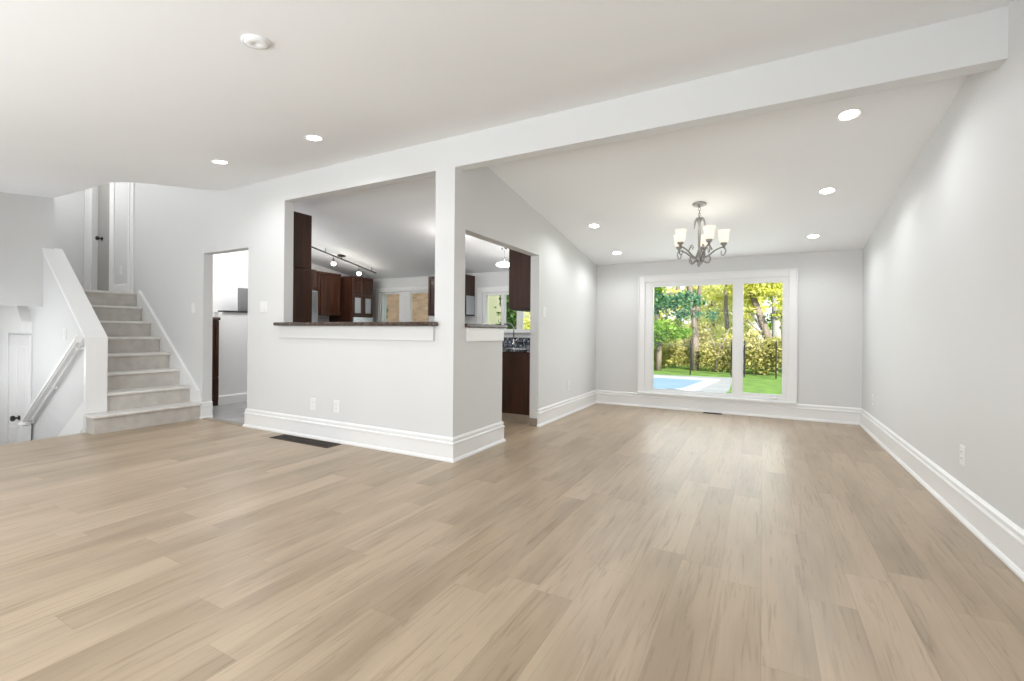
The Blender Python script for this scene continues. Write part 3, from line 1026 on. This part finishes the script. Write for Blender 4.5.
# low wall, cabinet and grey box seen through the left doorway
hw = MB()
hw.box(-7.68, -7.56, 4.24, 5.0, 0, 1.475)
hwo = struct(hw.build('wall_half', TRIM))
struct(MB().sweep([(-7.56, 4.235), (-7.56, 5.0)], [(0, 0), (0.02, 0), (0.02, 0.13), (0.012, 0.14), (0, 0.15)]).build('baseboard_half_wall', TRIM))
tag(MB().bev(-7.70, -7.53, 4.30, 5.0, 1.476, 1.50, 0.006).build('stone_ledge', BLACK), 'dark cap lying on the white half wall in the left doorway', 'ledge')
hb = thing('heater', 'grey ribbed metal box standing on the half wall in the left doorway', 'heater', (-7.62, 4.66, 1.50))
m = MB().bev(-7.62, -7.565, 4.57, 4.85, 1.501, 1.885, 0.006)
m.build('body', GREYBOX, hb)
for i in range(7):
    MB().box(-7.566, -7.556, 4.59 + 0.036 * i, 4.606 + 0.036 * i, 1.52, 1.87).build('fin', GREYBOX, hb)
b4 = thing('base_cabinet', 'narrow dark cabinet standing in the left doorway beside the half wall', 'cabinet', (-7.7, 4.0, 0))
MB().bev(-7.98, -7.52, YK + T + 0.01, 4.22, 0.0, 1.34, 0.004).build('carcass', WOOD, b4)
panel_door(b4, WOOD, -7.52, YK + T + 0.02, 4.215, 0.46, 1.33, 'x', 1)
panel_door(b4, WOOD, -7.52, YK + T + 0.02, 4.215, 0.10, 0.44, 'x', 1)
MB().bev(-7.99, -7.48, YK + T + 0.003, 4.225, 1.34, 1.385, 0.006).build('countertop', GRANITE, b4)

# ------------------------------------------------------------------ kitchen lights
fl = thing('ceiling_light', 'round flush ceiling light glowing behind the corner post of the kitchen', 'ceiling light', (-4.0, 5.5, zdin(5.5)))
MB().lathe([(0, 0.02), (0.20, 0.02), (0.20, -0.03), (0.19, -0.035)], (-4.0, 5.5, zdin(5.5)), 28).build('base', CHROME, fl)
MB().lathe([(0.185, -0.03), (0.18, -0.06), (0.14, -0.09), (0.08, -0.105), (0, -0.11)], (-4.0, 5.5, zdin(5.5)), 28).build('diffuser', LAMP_SOFT, fl)
light('bulb', 'POINT', (0, 0, -0.38), 7, (1, 0.97, 0.92), parent=fl, shadow_soft_size=0.15)
pz = zdin(6.43)
pl = thing('pendant_light', 'small round pendant hanging on a thin rod before the sink window', 'pendant light', (-3.63, 6.43, pz))
MB().lathe([(0, 0.02), (0.05, 0.02), (0.05, -0.02), (0, -0.025)], (-3.63, 6.43, pz), 16).build('canopy', CHROME, pl)
MB().tube([(-3.63, 6.43, pz - 0.01), (-3.63, 6.43, 2.29)], 0.004, 6).build('rod', CHROME, pl)
MB().lathe([(0, 0.045), (0.06, 0.042), (0.125, 0.02), (0.135, 0.0), (0.12, -0.02), (0.06, -0.035), (0, -0.038)], (-3.63, 6.43, 2.262), 24).build('lamp_shade', LAMP_SOFT, pl)
light('bulb', 'POINT', (0, 0, 2.1 - pz), 7, (1, 0.97, 0.92), parent=pl, shadow_soft_size=0.12)
tk = thing('track_light', 'dark track rail with two lit spot heads under the kitchen ceiling', 'track light', (-6.9, 6.2, zdin(6.2)))
a, b = Vector((-6.81, 5.36, 2.621)), Vector((-6.937, 6.984, 2.369))
a2 = a + (a - b) * 0.35
MB().tube([a2, b], 0.013, 8).build('rail', BRONZE, tk)
for t in (0.18, 0.92):
    p = a.lerp(b, t)
    MB().tube([p, (p.x, p.y, zdin(p.y) + 0.005)], 0.006, 6).build('standoff', BRONZE, tk)
pc = (-6.87, 6.05, zdin(6.05))
m = MB().lathe([(0, 0.02), (0.075, 0.02), (0.075, -0.018), (0.05, -0.03), (0, -0.032)], pc, 20)
m.tube([(pc[0], pc[1], pc[2]), (pc[0], pc[1], pc[2] - 0.07)], 0.008, 6)
m.build('canopy', BRONZE, tk)
for t in (0.30, 0.70):
    p = a.lerp(b, t)
    h = MB()
    h.tube([p, (p.x, p.y, p.z - 0.06)], 0.006, 6)
    h.lathe([(0.012, 0.0), (0.026, -0.02), (0.03, -0.06), (0.036, -0.08)], (p.x, p.y, p.z - 0.05), 14)
    hd = h.build('spot_head', IRON, tk)
    MB().lathe([(0, 0.03), (0.03, 0.02), (0.042, 0.0), (0.038, -0.025), (0.02, -0.04), (0, -0.044)], (p.x, p.y, p.z - 0.135), 16).build('bulb', BULB, hd)
    light('spot_lamp', 'POINT', (p.x - tk.location.x, p.y - tk.location.y, p.z - 0.2 - tk.location.z), 4, (1, 0.94, 0.85), parent=tk, shadow_soft_size=0.04)
light('doorway_fill', 'POINT', (-7.1, 4.5, 2.3), 28, (1, 0.995, 0.985), shadow_soft_size=0.2)  # added light with no fixture, whitens the wall behind the left doorway

# ------------------------------------------------------------------ recessed downlights
SL = math.atan(0.155)


def make_downlight(label, loc, tilt, group='recessed round ceiling lights'):
    o = thing('recessed_light', label, 'ceiling light', loc, group, world_coords=False)
    o.rotation_euler = (tilt, 0, 0)
    m = MB().lathe([(0.070, 0.012), (0.072, -0.004), (0.082, -0.006), (0.086, 0.0), (0.086, 0.012)], n=32)
    m.build('trim_ring', TRIM, o)
    MB().lathe([(0, -0.001), (0.04, -0.0012), (0.071, 0.0005)], n=32).build('lens', LAMP, o)
    light('lamp', 'SPOT', (0, 0, -0.02), DOWNLIGHT_W, (0.98, 0.985, 1.0), direction=(0, 0, -1), parent=o, spot_size=math.radians(160), spot_blend=0.7, shadow_soft_size=0.06)
    return o


SLL = math.atan(0.11)
make_downlight('round recessed ceiling light nearest the stairs', (-4.902, 2.749, zliv(2.749)), SLL)
make_downlight('round recessed ceiling light above the wide pass-through, right of the one near the stairs', (-3.546, 2.802, zliv(2.802)), SLL)
make_downlight('largest recessed ceiling light, close behind the beam along the right wall', (0.557, 4.288, zdin(4.288)), -SL)
make_downlight('middle recessed ceiling light of the row along the right wall', (0.556, 5.637, zdin(5.637)), -SL)
make_downlight('recessed ceiling light along the right wall, nearest the garden window', (0.546, 6.991, zdin(6.991)), -SL)
make_downlight('recessed ceiling light left of the chandelier, farther from the garden window', (-1.979, 5.91, zdin(5.91)), -SL)
make_downlight('recessed ceiling light in the far left corner, nearest the garden window', (-1.994, 7.066, zdin(7.066)), -SL)
for (x, y, t) in ((-4.9, 0.6, 'left'), (-2.2, 0.5, 'middle'), (0.4, 1.2, 'right')):
    make_downlight('recessed ceiling light over the near living room, %s one' % t, (x, y, zliv(y)), SLL)
sd = thing('smoke_detector', 'white round smoke detector on the ceiling at upper left', 'smoke detector', (-2.456, 1.563, zliv(1.563)), world_coords=False)
sd.rotation_euler = (SLL, 0, 0)
MB().lathe([(0, 0.0), (0.072, 0.0), (0.072, -0.009), (0.066, -0.012)], n=28).build('base', CEIL, sd)
MB().lathe([(0.064, -0.008), (0.060, -0.014), (0.045, -0.017), (0.018, -0.018), (0.016, -0.016), (0, -0.016)], n=28).build('cover', CEIL, sd)

# ------------------------------------------------------------------ chandelier
CX, CY = -0.642, 5.596
CZ = zdin(CY)
ch = thing('chandelier', 'pewter scroll-arm chandelier with glowing cream glass shades', 'chandelier', (CX, CY, CZ))
MB().lathe([(0, 0.02), (0.075, 0.02), (0.075, -0.012), (0.06, -0.022), (0.02, -0.03), (0.008, -0.045), (0, -0.045)], (CX, CY, CZ), 24).build('canopy', IRON, ch)
m = MB()
zz = CZ - 0.04
i = 0
while zz > 2.50:
    pts = []
    for k in range(9):
        an = 2 * math.pi * k / 8
        dx, dz = 0.011 * math.cos(an), 0.021 * math.sin(an)
        pts.append((CX + (dx if i % 2 == 0 else 0), CY + (0 if i % 2 == 0 else dx), zz - 0.018 + dz))
    m.tube(pts, 0.0035, 6, cap=False)
    zz -= 0.031
    i += 1
m.build('chain', IRON, ch)
m = MB()
m.lathe([(0, 2.515), (0.012, 2.51), (0.02, 2.49), (0.03, 2.475), (0.022, 2.455), (0.014, 2.44), (0.016, 2.30), (0.012, 2.15), (0.02, 2.12), (0.03, 2.09), (0.04, 2.06), (0.045, 2.035),
         (0.034, 2.01), (0.018, 1.99), (0.022, 1.975), (0.014, 1.96), (0, 1.94)], (CX, CY, 0), 16)
m.build('column', IRON, ch)
for k in range(3):                                               # drooping leaves at the crown
    an = 2 * math.pi * k / 3 + 0.5
    c_, s_ = math.cos(an), math.sin(an)
    m = MB().tube([(CX + r * c_, CY + r * s_, z) for r, z in ((0.012, 2.49), (0.03, 2.50), (0.05, 2.475), (0.062, 2.43), (0.066, 2.385))], [0.008, 0.011, 0.012, 0.010, 0.003], 8)
    m.build('crown_leaf', IRON, ch)
for ad in (-89, -17, 55, 127, 199):
    an = math.radians(28.4 + ad)
    c_, s_ = math.cos(an), math.sin(an)

    def pp(r, z):
        return (CX + r * c_, CY + r * s_, z)
    m = MB()
    ctrl = []
    for j in range(15):                                          # main S arm
        t = j / 14
        r = 0.03 + 0.225 * t
        z = 2.045 + 0.115 * (0.5 - 0.5 * math.cos(math.pi * min(1, t * 1.5))) - 0.035 * math.sin(math.pi * t) ** 2
        ctrl.append(pp(r, z))
    m.tube(ctrl, [0.011 - 0.003 * (j / 14) for j in range(15)], 8)
    # outer scroll below the cup
    m.tube([pp(0.245 + 0.035 * math.sin(q) * (1 - q / 9), 2.155 - 0.045 + 0.045 * math.cos(q)) for q in [0.45 * j for j in range(12)]], [0.009 - 0.0004 * j for j in range(12)], 8)
    # lower scroll near the hub
    m.tube([pp(0.03 + 0.012 * j, 2.035 - 0.045 * math.sin(0.33 * j)) for j in range(7)] + [pp(0.118, 2.02), pp(0.118, 2.05), pp(0.105, 2.062)], [0.010] * 7 + [0.009, 0.008, 0.005], 8)
    # inner curl rising to the column
    m.tube([pp(0.135 - 0.012 * j, 2.13 + 0.055 * math.sin(0.55 * j)) for j in range(6)], [0.008 - 0.0007 * j for j in range(6)], 8)
    arm = m.build('arm', IRON, ch)
    m = MB().lathe([(0, -0.03), (0.012, -0.028), (0.016, -0.012), (0.03, 0.0), (0.036, 0.018), (0.032, 0.03), (0.03, 0.012), (0, 0.005)], pp(0.255, 2.185), 16)
    m.build('cup', IRON, arm)
    m = MB().lathe([(0.024, 0.0), (0.041, 0.012), (0.050, 0.04), (0.053, 0.08), (0.056, 0.115), (0.064, 0.145), (0.061, 0.145), (0.052, 0.113), (0.049, 0.08), (0.046, 0.04), (0.037, 0.015), (0.020, 0.003)],
                   pp(0.255, 2.200), 24)
    m.build('lamp_shade', SHADE, arm)
    lp = Vector(pp(0.255, 2.36)) - ch.location
    light('bulb', 'POINT', lp, CHANDELIER_W, (1, 0.93, 0.83), parent=ch, shadow_soft_size=0.04)


# ------------------------------------------------------------------ plates, outlets, registers
def plate(name, label, cat, loc, rotz, w_, h_, kind, group):
    """built facing -Y at the origin, then turned"""
    o = thing(name, label, cat, loc, group, world_coords=False)
    o.rotation_euler = (0, 0, rotz)
    MB().bev(-w_ / 2, w_ / 2, -0.007, 0.0, -h_ / 2, h_ / 2, 0.003).build('cover_plate', PLASTIC, o)
    if kind == 'outlet':
        for dz in (-0.021, 0.021):
            m = MB().bev(-0.017, 0.017, -0.010, -0.006, dz - 0.014, dz + 0.014, 0.003)
            f_ = m.build('socket', PLASTIC, o)
            m = MB()
            m.box(-0.008, -0.005, -0.0106, -0.0098, dz - 0.002, dz + 0.007)
            m.box(0.005, 0.008, -0.0106, -0.0098, dz - 0.002, dz + 0.007)
            m.build('slots', BLACK, f_)
    else:
        n_ = 2 if w_ > 0.1 else 1
        for q in range(n_):
            x = 0 if n_ == 1 else (-0.026 + 0.052 * q)
            m = MB().bev(x - 0.017, x + 0.017, -0.012, -0.006, -0.034, 0.034, 0.003)
            m.build('rocker', PLASTIC, o)
    return o


G1, G2 = 'wall outlets', 'light switches'
plate('wall_outlet', 'left one of two white outlet plates low on the wall under the pass-through', 'outlet', (-4.405, YK, 0.372), 0, 0.085, 0.135, 'outlet', G1)
plate('wall_outlet', 'right one of two white outlet plates low on the wall under the pass-through', 'outlet', (-4.03, YK, 0.380), 0, 0.085, 0.135, 'outlet', G1)
plate('light_switch', 'wide white double switch plate between doorway and pass-through', 'switch', (-5.30, YK, 1.472), 0, 0.135, 0.13, 'switch', G2)
plate('light_switch', 'small white switch plate beside the stairs, left of the doorway', 'switch', (-6.83, YK, 1.486), 0, 0.085, 0.135, 'switch', G2)
plate('light_switch', 'white switch plate on the dining wall just right of the kitchen entry', 'switch', (XL, 5.50, 1.457), math.pi / 2, 0.085, 0.13, 'switch', G2)
plate('wall_outlet', 'white outlet low on the left dining wall above the baseboard', 'outlet', (XL, 6.36, 0.42), math.pi / 2, 0.085, 0.13, 'outlet', G1)
plate('wall_outlet', 'white outlet on the right wall, nearest the camera', 'outlet', (XR, 4.09, 0.412), -math.pi / 2, 0.085, 0.13, 'outlet', G1)
plate('wall_outlet', 'white outlet on the right wall close to the far corner', 'outlet', (XR, 6.92, 0.42), -math.pi / 2, 0.085, 0.13, 'outlet', G1)
plate('wall_outlet', 'white outlet upstairs beside the hall door casing', 'outlet', (-8.90, YK, 2.12), 0, 0.085, 0.14, 'outlet', G1)
plate('light_switch', 'faint white switch plate on the stair guard wall above the handrail', 'switch', (-7.41, 2.36, 1.126), 0, 0.085, 0.135, 'switch', G2)


def register(label, x0, x1, y0, y1, nx):
    o = thing('floor_register', label, 'floor vent', ((x0 + x1) / 2, (y0 + y1) / 2, 0), 'floor vents')
    m = MB()
    t = 0.014
    m.bev(x0, x1, y0, y0 + t, 0, 0.006, 0.002)
    m.bev(x0, x1, y1 - t, y1, 0, 0.006, 0.002)
    m.bev(x0, x0 + t, y0, y1, 0, 0.006, 0.002)
    m.bev(x1 - t, x1, y0, y1, 0, 0.006, 0.002)
    m.build('frame', VENTM, o)
    m = MB()
    m.box(x0 + t, x1 - t, y0 + t, y1 - t, 0.0008, 0.0016)
    for i_ in range(1, nx):
        x = x0 + (x1 - x0) * i_ / nx
        m.box(x - 0.003, x + 0.003, y0 + t, y1 - t, 0.001, 0.0045)
    ym = (y0 + y1) / 2
    m.box(x0 + t, x1 - t, ym - 0.004, ym + 0.004, 0.001, 0.005)
    m.build('grille', VENTM, o)
    return o


register('long dark brown floor vent below the pass-through wall', -4.81, -3.89, 3.255, 3.44, 46)
register('small dark floor vent below the garden window', -0.79, -0.53, YF - 0.14, YF - 0.045, 14)

# ------------------------------------------------------------------ garden
GZ = -0.25
struct(MB().prism([(-30, YF + 0.2), (25, YF + 0.2), (25, 60), (-30, 60)], 'z', GZ - 0.3, GZ).build('ground_lawn', LAWN))
# concrete pool deck and sunken pool
struct(MB().prism([(-4.9, 10.2), (-0.95, 10.2), (-0.75, 13.0), (-0.85, 16.6), (-4.9, 16.2)], 'z', GZ, GZ + 0.02).build('pool_deck', CONCRETE))
pd = thing('swimming_pool', 'pale blue covered swimming pool with white coping in the garden', 'swimming pool', (-3.6, 13.5, GZ + 0.02))
ppoly = [(-4.6, 15.75), (-1.15, 15.55), (-1.45, 12.3), (-2.3, 11.4), (-4.6, 11.3)]
pin = [(-4.5, 15.2), (-1.5, 15.1), (-1.80, 12.45), (-2.5, 11.8), (-4.5, 11.7)]
m = MB()
n = 5
vs = [(x, y, GZ + 0.05) for x, y in ppoly] + [(x, y, GZ + 0.05) for x, y in pin] + [(x, y, GZ + 0.02) for x, y in ppoly] + [(x, y, GZ + 0.02) for x, y in pin]
fs = []
for i in range(n):
    j = (i + 1) % n
    fs += [(i, j, n + j, n + i), (2 * n + i, 2 * n + j, j, i), (n + i, n + j, 3 * n + j, 3 * n + i)]
m.add(vs, fs)
m.build('coping', COPING, pd)
MB().prism(pin, 'z', GZ + 0.021, GZ + 0.035).build('pool_cover', POOLBLUE, pd)

# black fence behind the pool
fn = thing('garden_fence', 'thin wire fence on black posts behind the pool and lawn', 'fence', (-3, 17.2, GZ))
FY = 17.2
for x in [-2.23 + 1.3 * i for i in range(-5, 5)] + [-0.54]:
    m = MB().bev(x - 0.022, x + 0.022, FY - 0.022, FY + 0.022, GZ, GZ + 1.18, 0.006)
    m.lathe([(0.025, 0), (0.028, 0.015), (0.0, 0.035)], (x, FY, GZ + 1.18), 8)
    m.build('post', BLACK, fn)
for z in (0.10, 0.40, 0.70, 1.0):
    MB().tube([(-9.2, FY, GZ + z), (3.5, FY, GZ + z)], 0.004, 6).build('wire', BLACK, fn)


def leaf_cloud(blobs, count, size, seed):
    count = int(count * 2.2)
    size *= 1.1
    """loose leaves scattered through ellipsoid clumps: each leaf two folded triangles"""
    R = random.Random(seed)
    m = MB()
    tot = sum(b_[3] * b_[4] * b_[5] for b_ in blobs)
    for (bx_, by_, bz_, rx, ry, rz) in blobs:
        k = int(count * rx * ry * rz / tot) + 1
        # clump centres inside this blob
        cl = []
        for _ in range(max(6, k // 28)):
            while True:
                p = Vector((R.uniform(-1, 1), R.uniform(-1, 1), R.uniform(-1, 1)))
                if p.length < 1:
                    break
            cl.append(Vector((bx_ + p.x * rx, by_ + p.y * ry, bz_ + p.z * rz)))
        for _ in range(k):
            c_ = R.choice(cl)
            p = c_ + Vector((R.gauss(0, 0.16), R.gauss(0, 0.16), R.gauss(0, 0.11))) * (0.5 + 0.5 * min(rx, 1.6))
            if p.z < GZ + 0.03:
                p.z = GZ + 0.03 + R.random() * 0.15
            d = Vector((R.gauss(0, 1), R.gauss(0, 1), R.gauss(-0.25, 0.7))).normalized()
            q = d.cross(Vector((R.gauss(0, 1), R.gauss(0, 1), R.gauss(0, 1)))).normalized()
            nn = d.cross(q) * 0.12
            s = size * R.uniform(0.6, 1.3)
            a_ = p - d * s * 0.5
            e_ = p + d * s * 0.5
            l_ = p + q * s * 0.32 + nn * s
            r_ = p - q * s * 0.32 + nn * s
            m.add([a_, l_, e_, r_], [(0, 1, 2), (0, 2, 3)])
    return m


def tree(label, base, trunk, limbs, blobs, count, size, leafmat, bark, seed, name='tree', group='trees behind the fence'):
    o = thing(name, label, 'tree' if name == 'tree' else 'shrub', base, group)
    if trunk:
        m = MB()
        m.tube(trunk[0], trunk[1], 10)
        for (pth_, rr) in limbs:
            m.tube(pth_, rr, 7)
        m.build('trunk', bark, o)
    elif limbs:
        m = MB()
        for (pth_, rr) in limbs:
            m.tube(pth_, rr, 6)
        m.build('stem', bark, o)
    f = leaf_cloud(blobs, count, size, seed).build('foliage', leafmat, o)
    return o


# trees (x, y) measured through the dining window
tree('tall blue-green tree with drooping branches and a dark trunk left of the window bar', (-2.35, 19.3, GZ),
     ([(-2.35, 19.3, GZ), (-2.33, 19.3, 0.9), (-2.36, 19.3, 1.7), (-2.50, 19.25, 2.6), (-2.62, 19.2, 3.6), (-2.70, 19.2, 5.5)], [0.17, 0.14, 0.12, 0.11, 0.10, 0.05]),
     [([(-2.36, 19.3, 1.6), (-2.20, 19.3, 2.5), (-2.10, 19.35, 4.5)], [0.12, 0.09, 0.05]),
      ([(-2.5, 19.25, 2.5), (-3.2, 18.8, 2.75), (-3.9, 18.4, 2.4)], [0.06, 0.045, 0.02])],
     [(-3.0, 18.2, 2.55, 0.75, 0.6, 0.33), (-2.55, 18.3, 2.05, 0.55, 0.5, 0.28), (-3.4, 18.3, 2.1, 0.5, 0.5, 0.25), (-1.85, 18.6, 1.85, 0.32, 0.4, 0.2), (-2.2, 18.5, 2.5, 0.35, 0.4, 0.25),
      (-3.0, 19.5, 4.4, 1.4, 1.0, 1.0)], 2400, 0.13, LEAF_TEAL, BARK, 1)
tree('bright green leafy tree at the left edge of the garden window', (-3.55, 18.4, GZ),
     ([(-3.55, 18.4, GZ), (-3.52, 18.4, 0.6), (-3.58, 18.4, 1.6), (-3.7, 18.4, 3.2)], [0.12, 0.105, 0.09, 0.06]), [],
     [(-3.2, 18.0, 1.35, 0.75, 0.6, 0.35), (-3.9, 18.0, 1.2, 0.6, 0.6, 0.5), (-2.75, 18.1, 1.15, 0.4, 0.4, 0.22), (-4.2, 18.2, 2.9, 0.7, 0.8, 0.9), (-3.7, 18.3, 3.2, 0.5, 0.6, 0.4)],
     2600, 0.13, LEAF_GREEN, BARK, 2)
tree('yellow autumn tree filling the centre of the garden window', (-1.35, 23.0, GZ),
     ([(-1.35, 23, GZ), (-1.4, 23, 1.2), (-1.5, 23, 2.4), (-1.45, 23, 5)], [0.12, 0.11, 0.09, 0.05]),
     [([(-1.4, 23, 0.7), (-0.9, 23, 1.5), (-0.55, 23, 1.9)], [0.06, 0.05, 0.03])],
     [(-1.5, 24, 3.3, 1.3, 1.2, 1.3), (-2.3, 24.5, 2.6, 0.9, 1, 1.2), (-0.9, 24, 2.4, 0.7, 1, 0.9), (-1.6, 25, 1.4, 0.9, 1.0, 0.8)],
     2200, 0.15, LEAF_PALE, BARK, 3)
tree('yellow-green tree with a leaning dark trunk in the narrow window part', (0.25, 20.5, GZ),
     ([(0.32, 20.5, GZ), (0.22, 20.5, 0.9), (0.0, 20.5, 1.55), (-0.28, 20.5, 2.4), (-0.50, 20.5, 3.1), (-0.75, 20.4, 4.6)], [0.18, 0.16, 0.14, 0.12, 0.11, 0.06]),
     [([(0.22, 20.5, 0.9), (-0.12, 20.5, 1.5), (-0.42, 20.5, 2.0)], [0.07, 0.05, 0.03]),
      ([(0.2, 20.5, 0.9), (-0.2, 20.5, 1.35), (-0.6, 20.5, 1.75)], [0.05, 0.04, 0.02])],
     [(-0.6, 20.8, 3.4, 0.9, 0.8, 0.9), (0.3, 20.3, 2.95, 0.6, 0.6, 0.45), (0.6, 20.0, 2.3, 0.3, 0.4, 0.5), (-0.65, 20.8, 2.2, 0.35, 0.5, 0.6)],
     1700, 0.13, LEAF_YELLOW, BARK, 4)
tree('thick grey trunk standing behind the leaning tree', (0.55, 22.3, GZ),
     ([(0.5, 22.3, GZ), (0.48, 22.3, 1.2), (0.46, 22.3, 2.2), (0.40, 22.3, 4.5)], [0.20, 0.18, 0.16, 0.11]), [],
     [(0.3, 22.5, 3.9, 1.2, 1.0, 0.8), (1.2, 22, 2.4, 0.5, 0.6, 0.9)], 1300, 0.14, LEAF_GREEN, BARK_GREY, 5)
# shrubs
tree('olive yellow bush behind the lawn in the narrow window part', (0.0, 18.6, GZ), None,
     [([(0.0, 18.6, GZ), (-0.3, 18.5, 0.4), (-0.6, 18.5, 1.0)], [0.03, 0.02, 0.01]), ([(0.0, 18.6, GZ), (0.3, 18.5, 0.5), (0.5, 18.5, 1.1)], [0.03, 0.02, 0.01])],
     [(-0.1, 18.6, 0.45, 0.75, 0.6, 0.55), (0.45, 18.4, 0.6, 0.4, 0.5, 0.5), (-0.5, 18.6, 0.9, 0.4, 0.5, 0.35)], 2600, 0.10, LEAF_OLIVE, BARK, 6, 'shrub', 'shrubs along the garden fence')
tree('pale straw-coloured bush behind the fence right of the dark trunk', (-1.6, 18.9, GZ), None,
     [([(-1.6, 18.9, GZ), (-1.45, 18.9, 0.5), (-1.1, 18.9, 1.4)], [0.04, 0.03, 0.02]), ([(-1.5, 18.9, GZ), (-1.6, 18.9, 0.6), (-1.75, 18.9, 1.2)], [0.035, 0.025, 0.01])],
     [(-1.5, 19.2, 0.35, 0.6, 0.5, 0.5), (-1.0, 19.1, 0.4, 0.4, 0.5, 0.6), (-1.9, 19.2, 0.6, 0.3, 0.4, 0.5)], 1700, 0.09, LEAF_OLIVE, BARK, 7, 'shrub', 'shrubs along the garden fence')
tree('yellow bush behind the fence left of the dark trunk', (-3.1, 19.6, GZ), None, [],
     [(-3.1, 19.6, 0.35, 0.7, 0.5, 0.5), (-4.3, 19.8, 0.6, 0.8, 0.5, 0.8), (-2.6, 19.9, 0.6, 0.3, 0.4, 0.5)], 1700, 0.10, LEAF_OLIVE, BARK, 8, 'shrub', 'shrubs along the garden fence')
for i, (x, y, lm, h_) in enumerate(((-5.3, 21.5, LEAF_GREEN, 1.0), (-3.9, 21.9, LEAF_YELLOW, 1.3), (-2.6, 21.6, LEAF_OLIVE, 1.2), (-1.0, 21.3, LEAF_YELLOW, 1.1), (0.9, 23.9, LEAF_OLIVE, 1.4), (1.4, 20.0, LEAF_GREEN, 1.0))):
    tree('undergrowth bush in the row behind the fence, %s from the left' % ('first', 'second', 'third', 'fourth', 'fifth', 'sixth')[i], (x, y, GZ), None,
         [([(x, y, GZ), (x + 0.1, y, 0.6)], [0.04, 0.02]), ([(x, y, GZ), (x - 0.2, y, 0.7)], [0.03, 0.02])],
         [(x, y, 0.35, 0.8, 0.45, 0.6 * h_), (x + 0.1, y, 0.9 * h_, 0.5, 0.4, 0.5 * h_)], 1500, 0.13, lm, BARK, 60 + i, 'shrub', 'undergrowth behind the fence')
# woodland farther back closes the view
wl = []
R_ = random.Random(5)
KIND = [(LEAF_PALE, 'yellow'), (LEAF_GREEN, 'green'), (LEAF_OLIVE, 'olive')]
k = 0
for x in (-9.5, -7.6, -5.8, -4.2, -2.6, -1.0, 0.6, 2.2):
    lm, nm = KIND[(0, 1, 0, 0, 2, 0, 1, 0)[k]]
    x += R_.uniform(-0.3, 0.3)
    y = 29 + R_.uniform(-1.5, 1.5)
    tree('%s woodland tree far behind the fence, %s from the left' % (nm, ('first', 'second', 'third', 'fourth', 'fifth', 'sixth', 'seventh', 'eighth')[k]), (x, y, GZ),
         ([(x, y, GZ), (x + R_.uniform(-.1, .1), y, 2), (x + R_.uniform(-.3, .3), y, 5), (x + R_.uniform(-.5, .5), y, 8)], [0.16, 0.14, 0.10, 0.04]), [],
         [(x, y, 1.0, 1.1, 0.8, 1.2), (x, y, 3.2, 1.3, 0.9, 1.4), (x, y, 5.6, 1.3, 0.9, 1.4)], 1100, 0.25, lm, BARK, 40 + k, 'tree', 'woodland trees at the back of the garden')
    k += 1

# outside the kitchen
bw = thing('brick_house', 'tan brick wall of the neighbouring house outside the kitchen patio doors', 'house', (-9.5, 10.2, GZ))
MB().box(-12.5, -7.3, 10.0, 10.25, GZ, 2.75).build('brick_wall', BRICK, bw)
MB().prism([(9.6, 2.70), (10.3, 2.70), (10.3, 3.4)], 'x', -12.7, -7.2).build('roof_eave', VENTM, bw)
bf = thing('board_fence', 'pale weathered board fence outside the sink window', 'fence', (-6.3, 12.2, GZ))
MB().box(-7.8, -5.0, 12.2, 12.24, GZ, 2.35).build('boards', BOARDS, bf)
for x in (-7.74, -6.9, -6.0, -5.06):
    MB().bev(x - 0.05, x + 0.05, 12.24, 12.34, GZ, 2.45, 0.006).build('post', BARK, bf)
tree('dark leafy shrub close outside the sink window', (-5.5, 10.0, GZ), None, [([(-5.5, 10, GZ), (-5.5, 10, 1.5)], [0.04, 0.02])],
     [(-5.5, 10.0, 1.5, 0.13, 0.2, 0.7), (-5.5, 10.0, 0.5, 0.2, 0.2, 0.6)], 1100, 0.10, LEAF_DARK, BARK, 21, 'shrub', 'shrubs outside the kitchen')
tree('pale yellow bush outside the right side of the sink window', (-5.5, 11.2, GZ), None, [],
     [(-5.7, 11.2, 0.8, 0.4, 0.25, 0.9), (-5.1, 11.3, 0.6, 0.4, 0.25, 0.7)], 1100, 0.10, LEAF_YELLOW, BARK, 22, 'shrub', 'shrubs outside the kitchen')
tree('clipped dark shrub against the brick wall outside the patio doors', (-8.95, 9.15, GZ), None, [],
     [(-8.95, 9.15, 1.6, 0.15, 0.12, 0.5), (-8.95, 9.15, 0.6, 0.25, 0.15, 0.6)], 500, 0.10, LEAF_DARK, BARK, 23, 'shrub', 'shrubs outside the kitchen')

for o in bpy.data.objects:
    if '_abs' in o:
        del o['_abs']
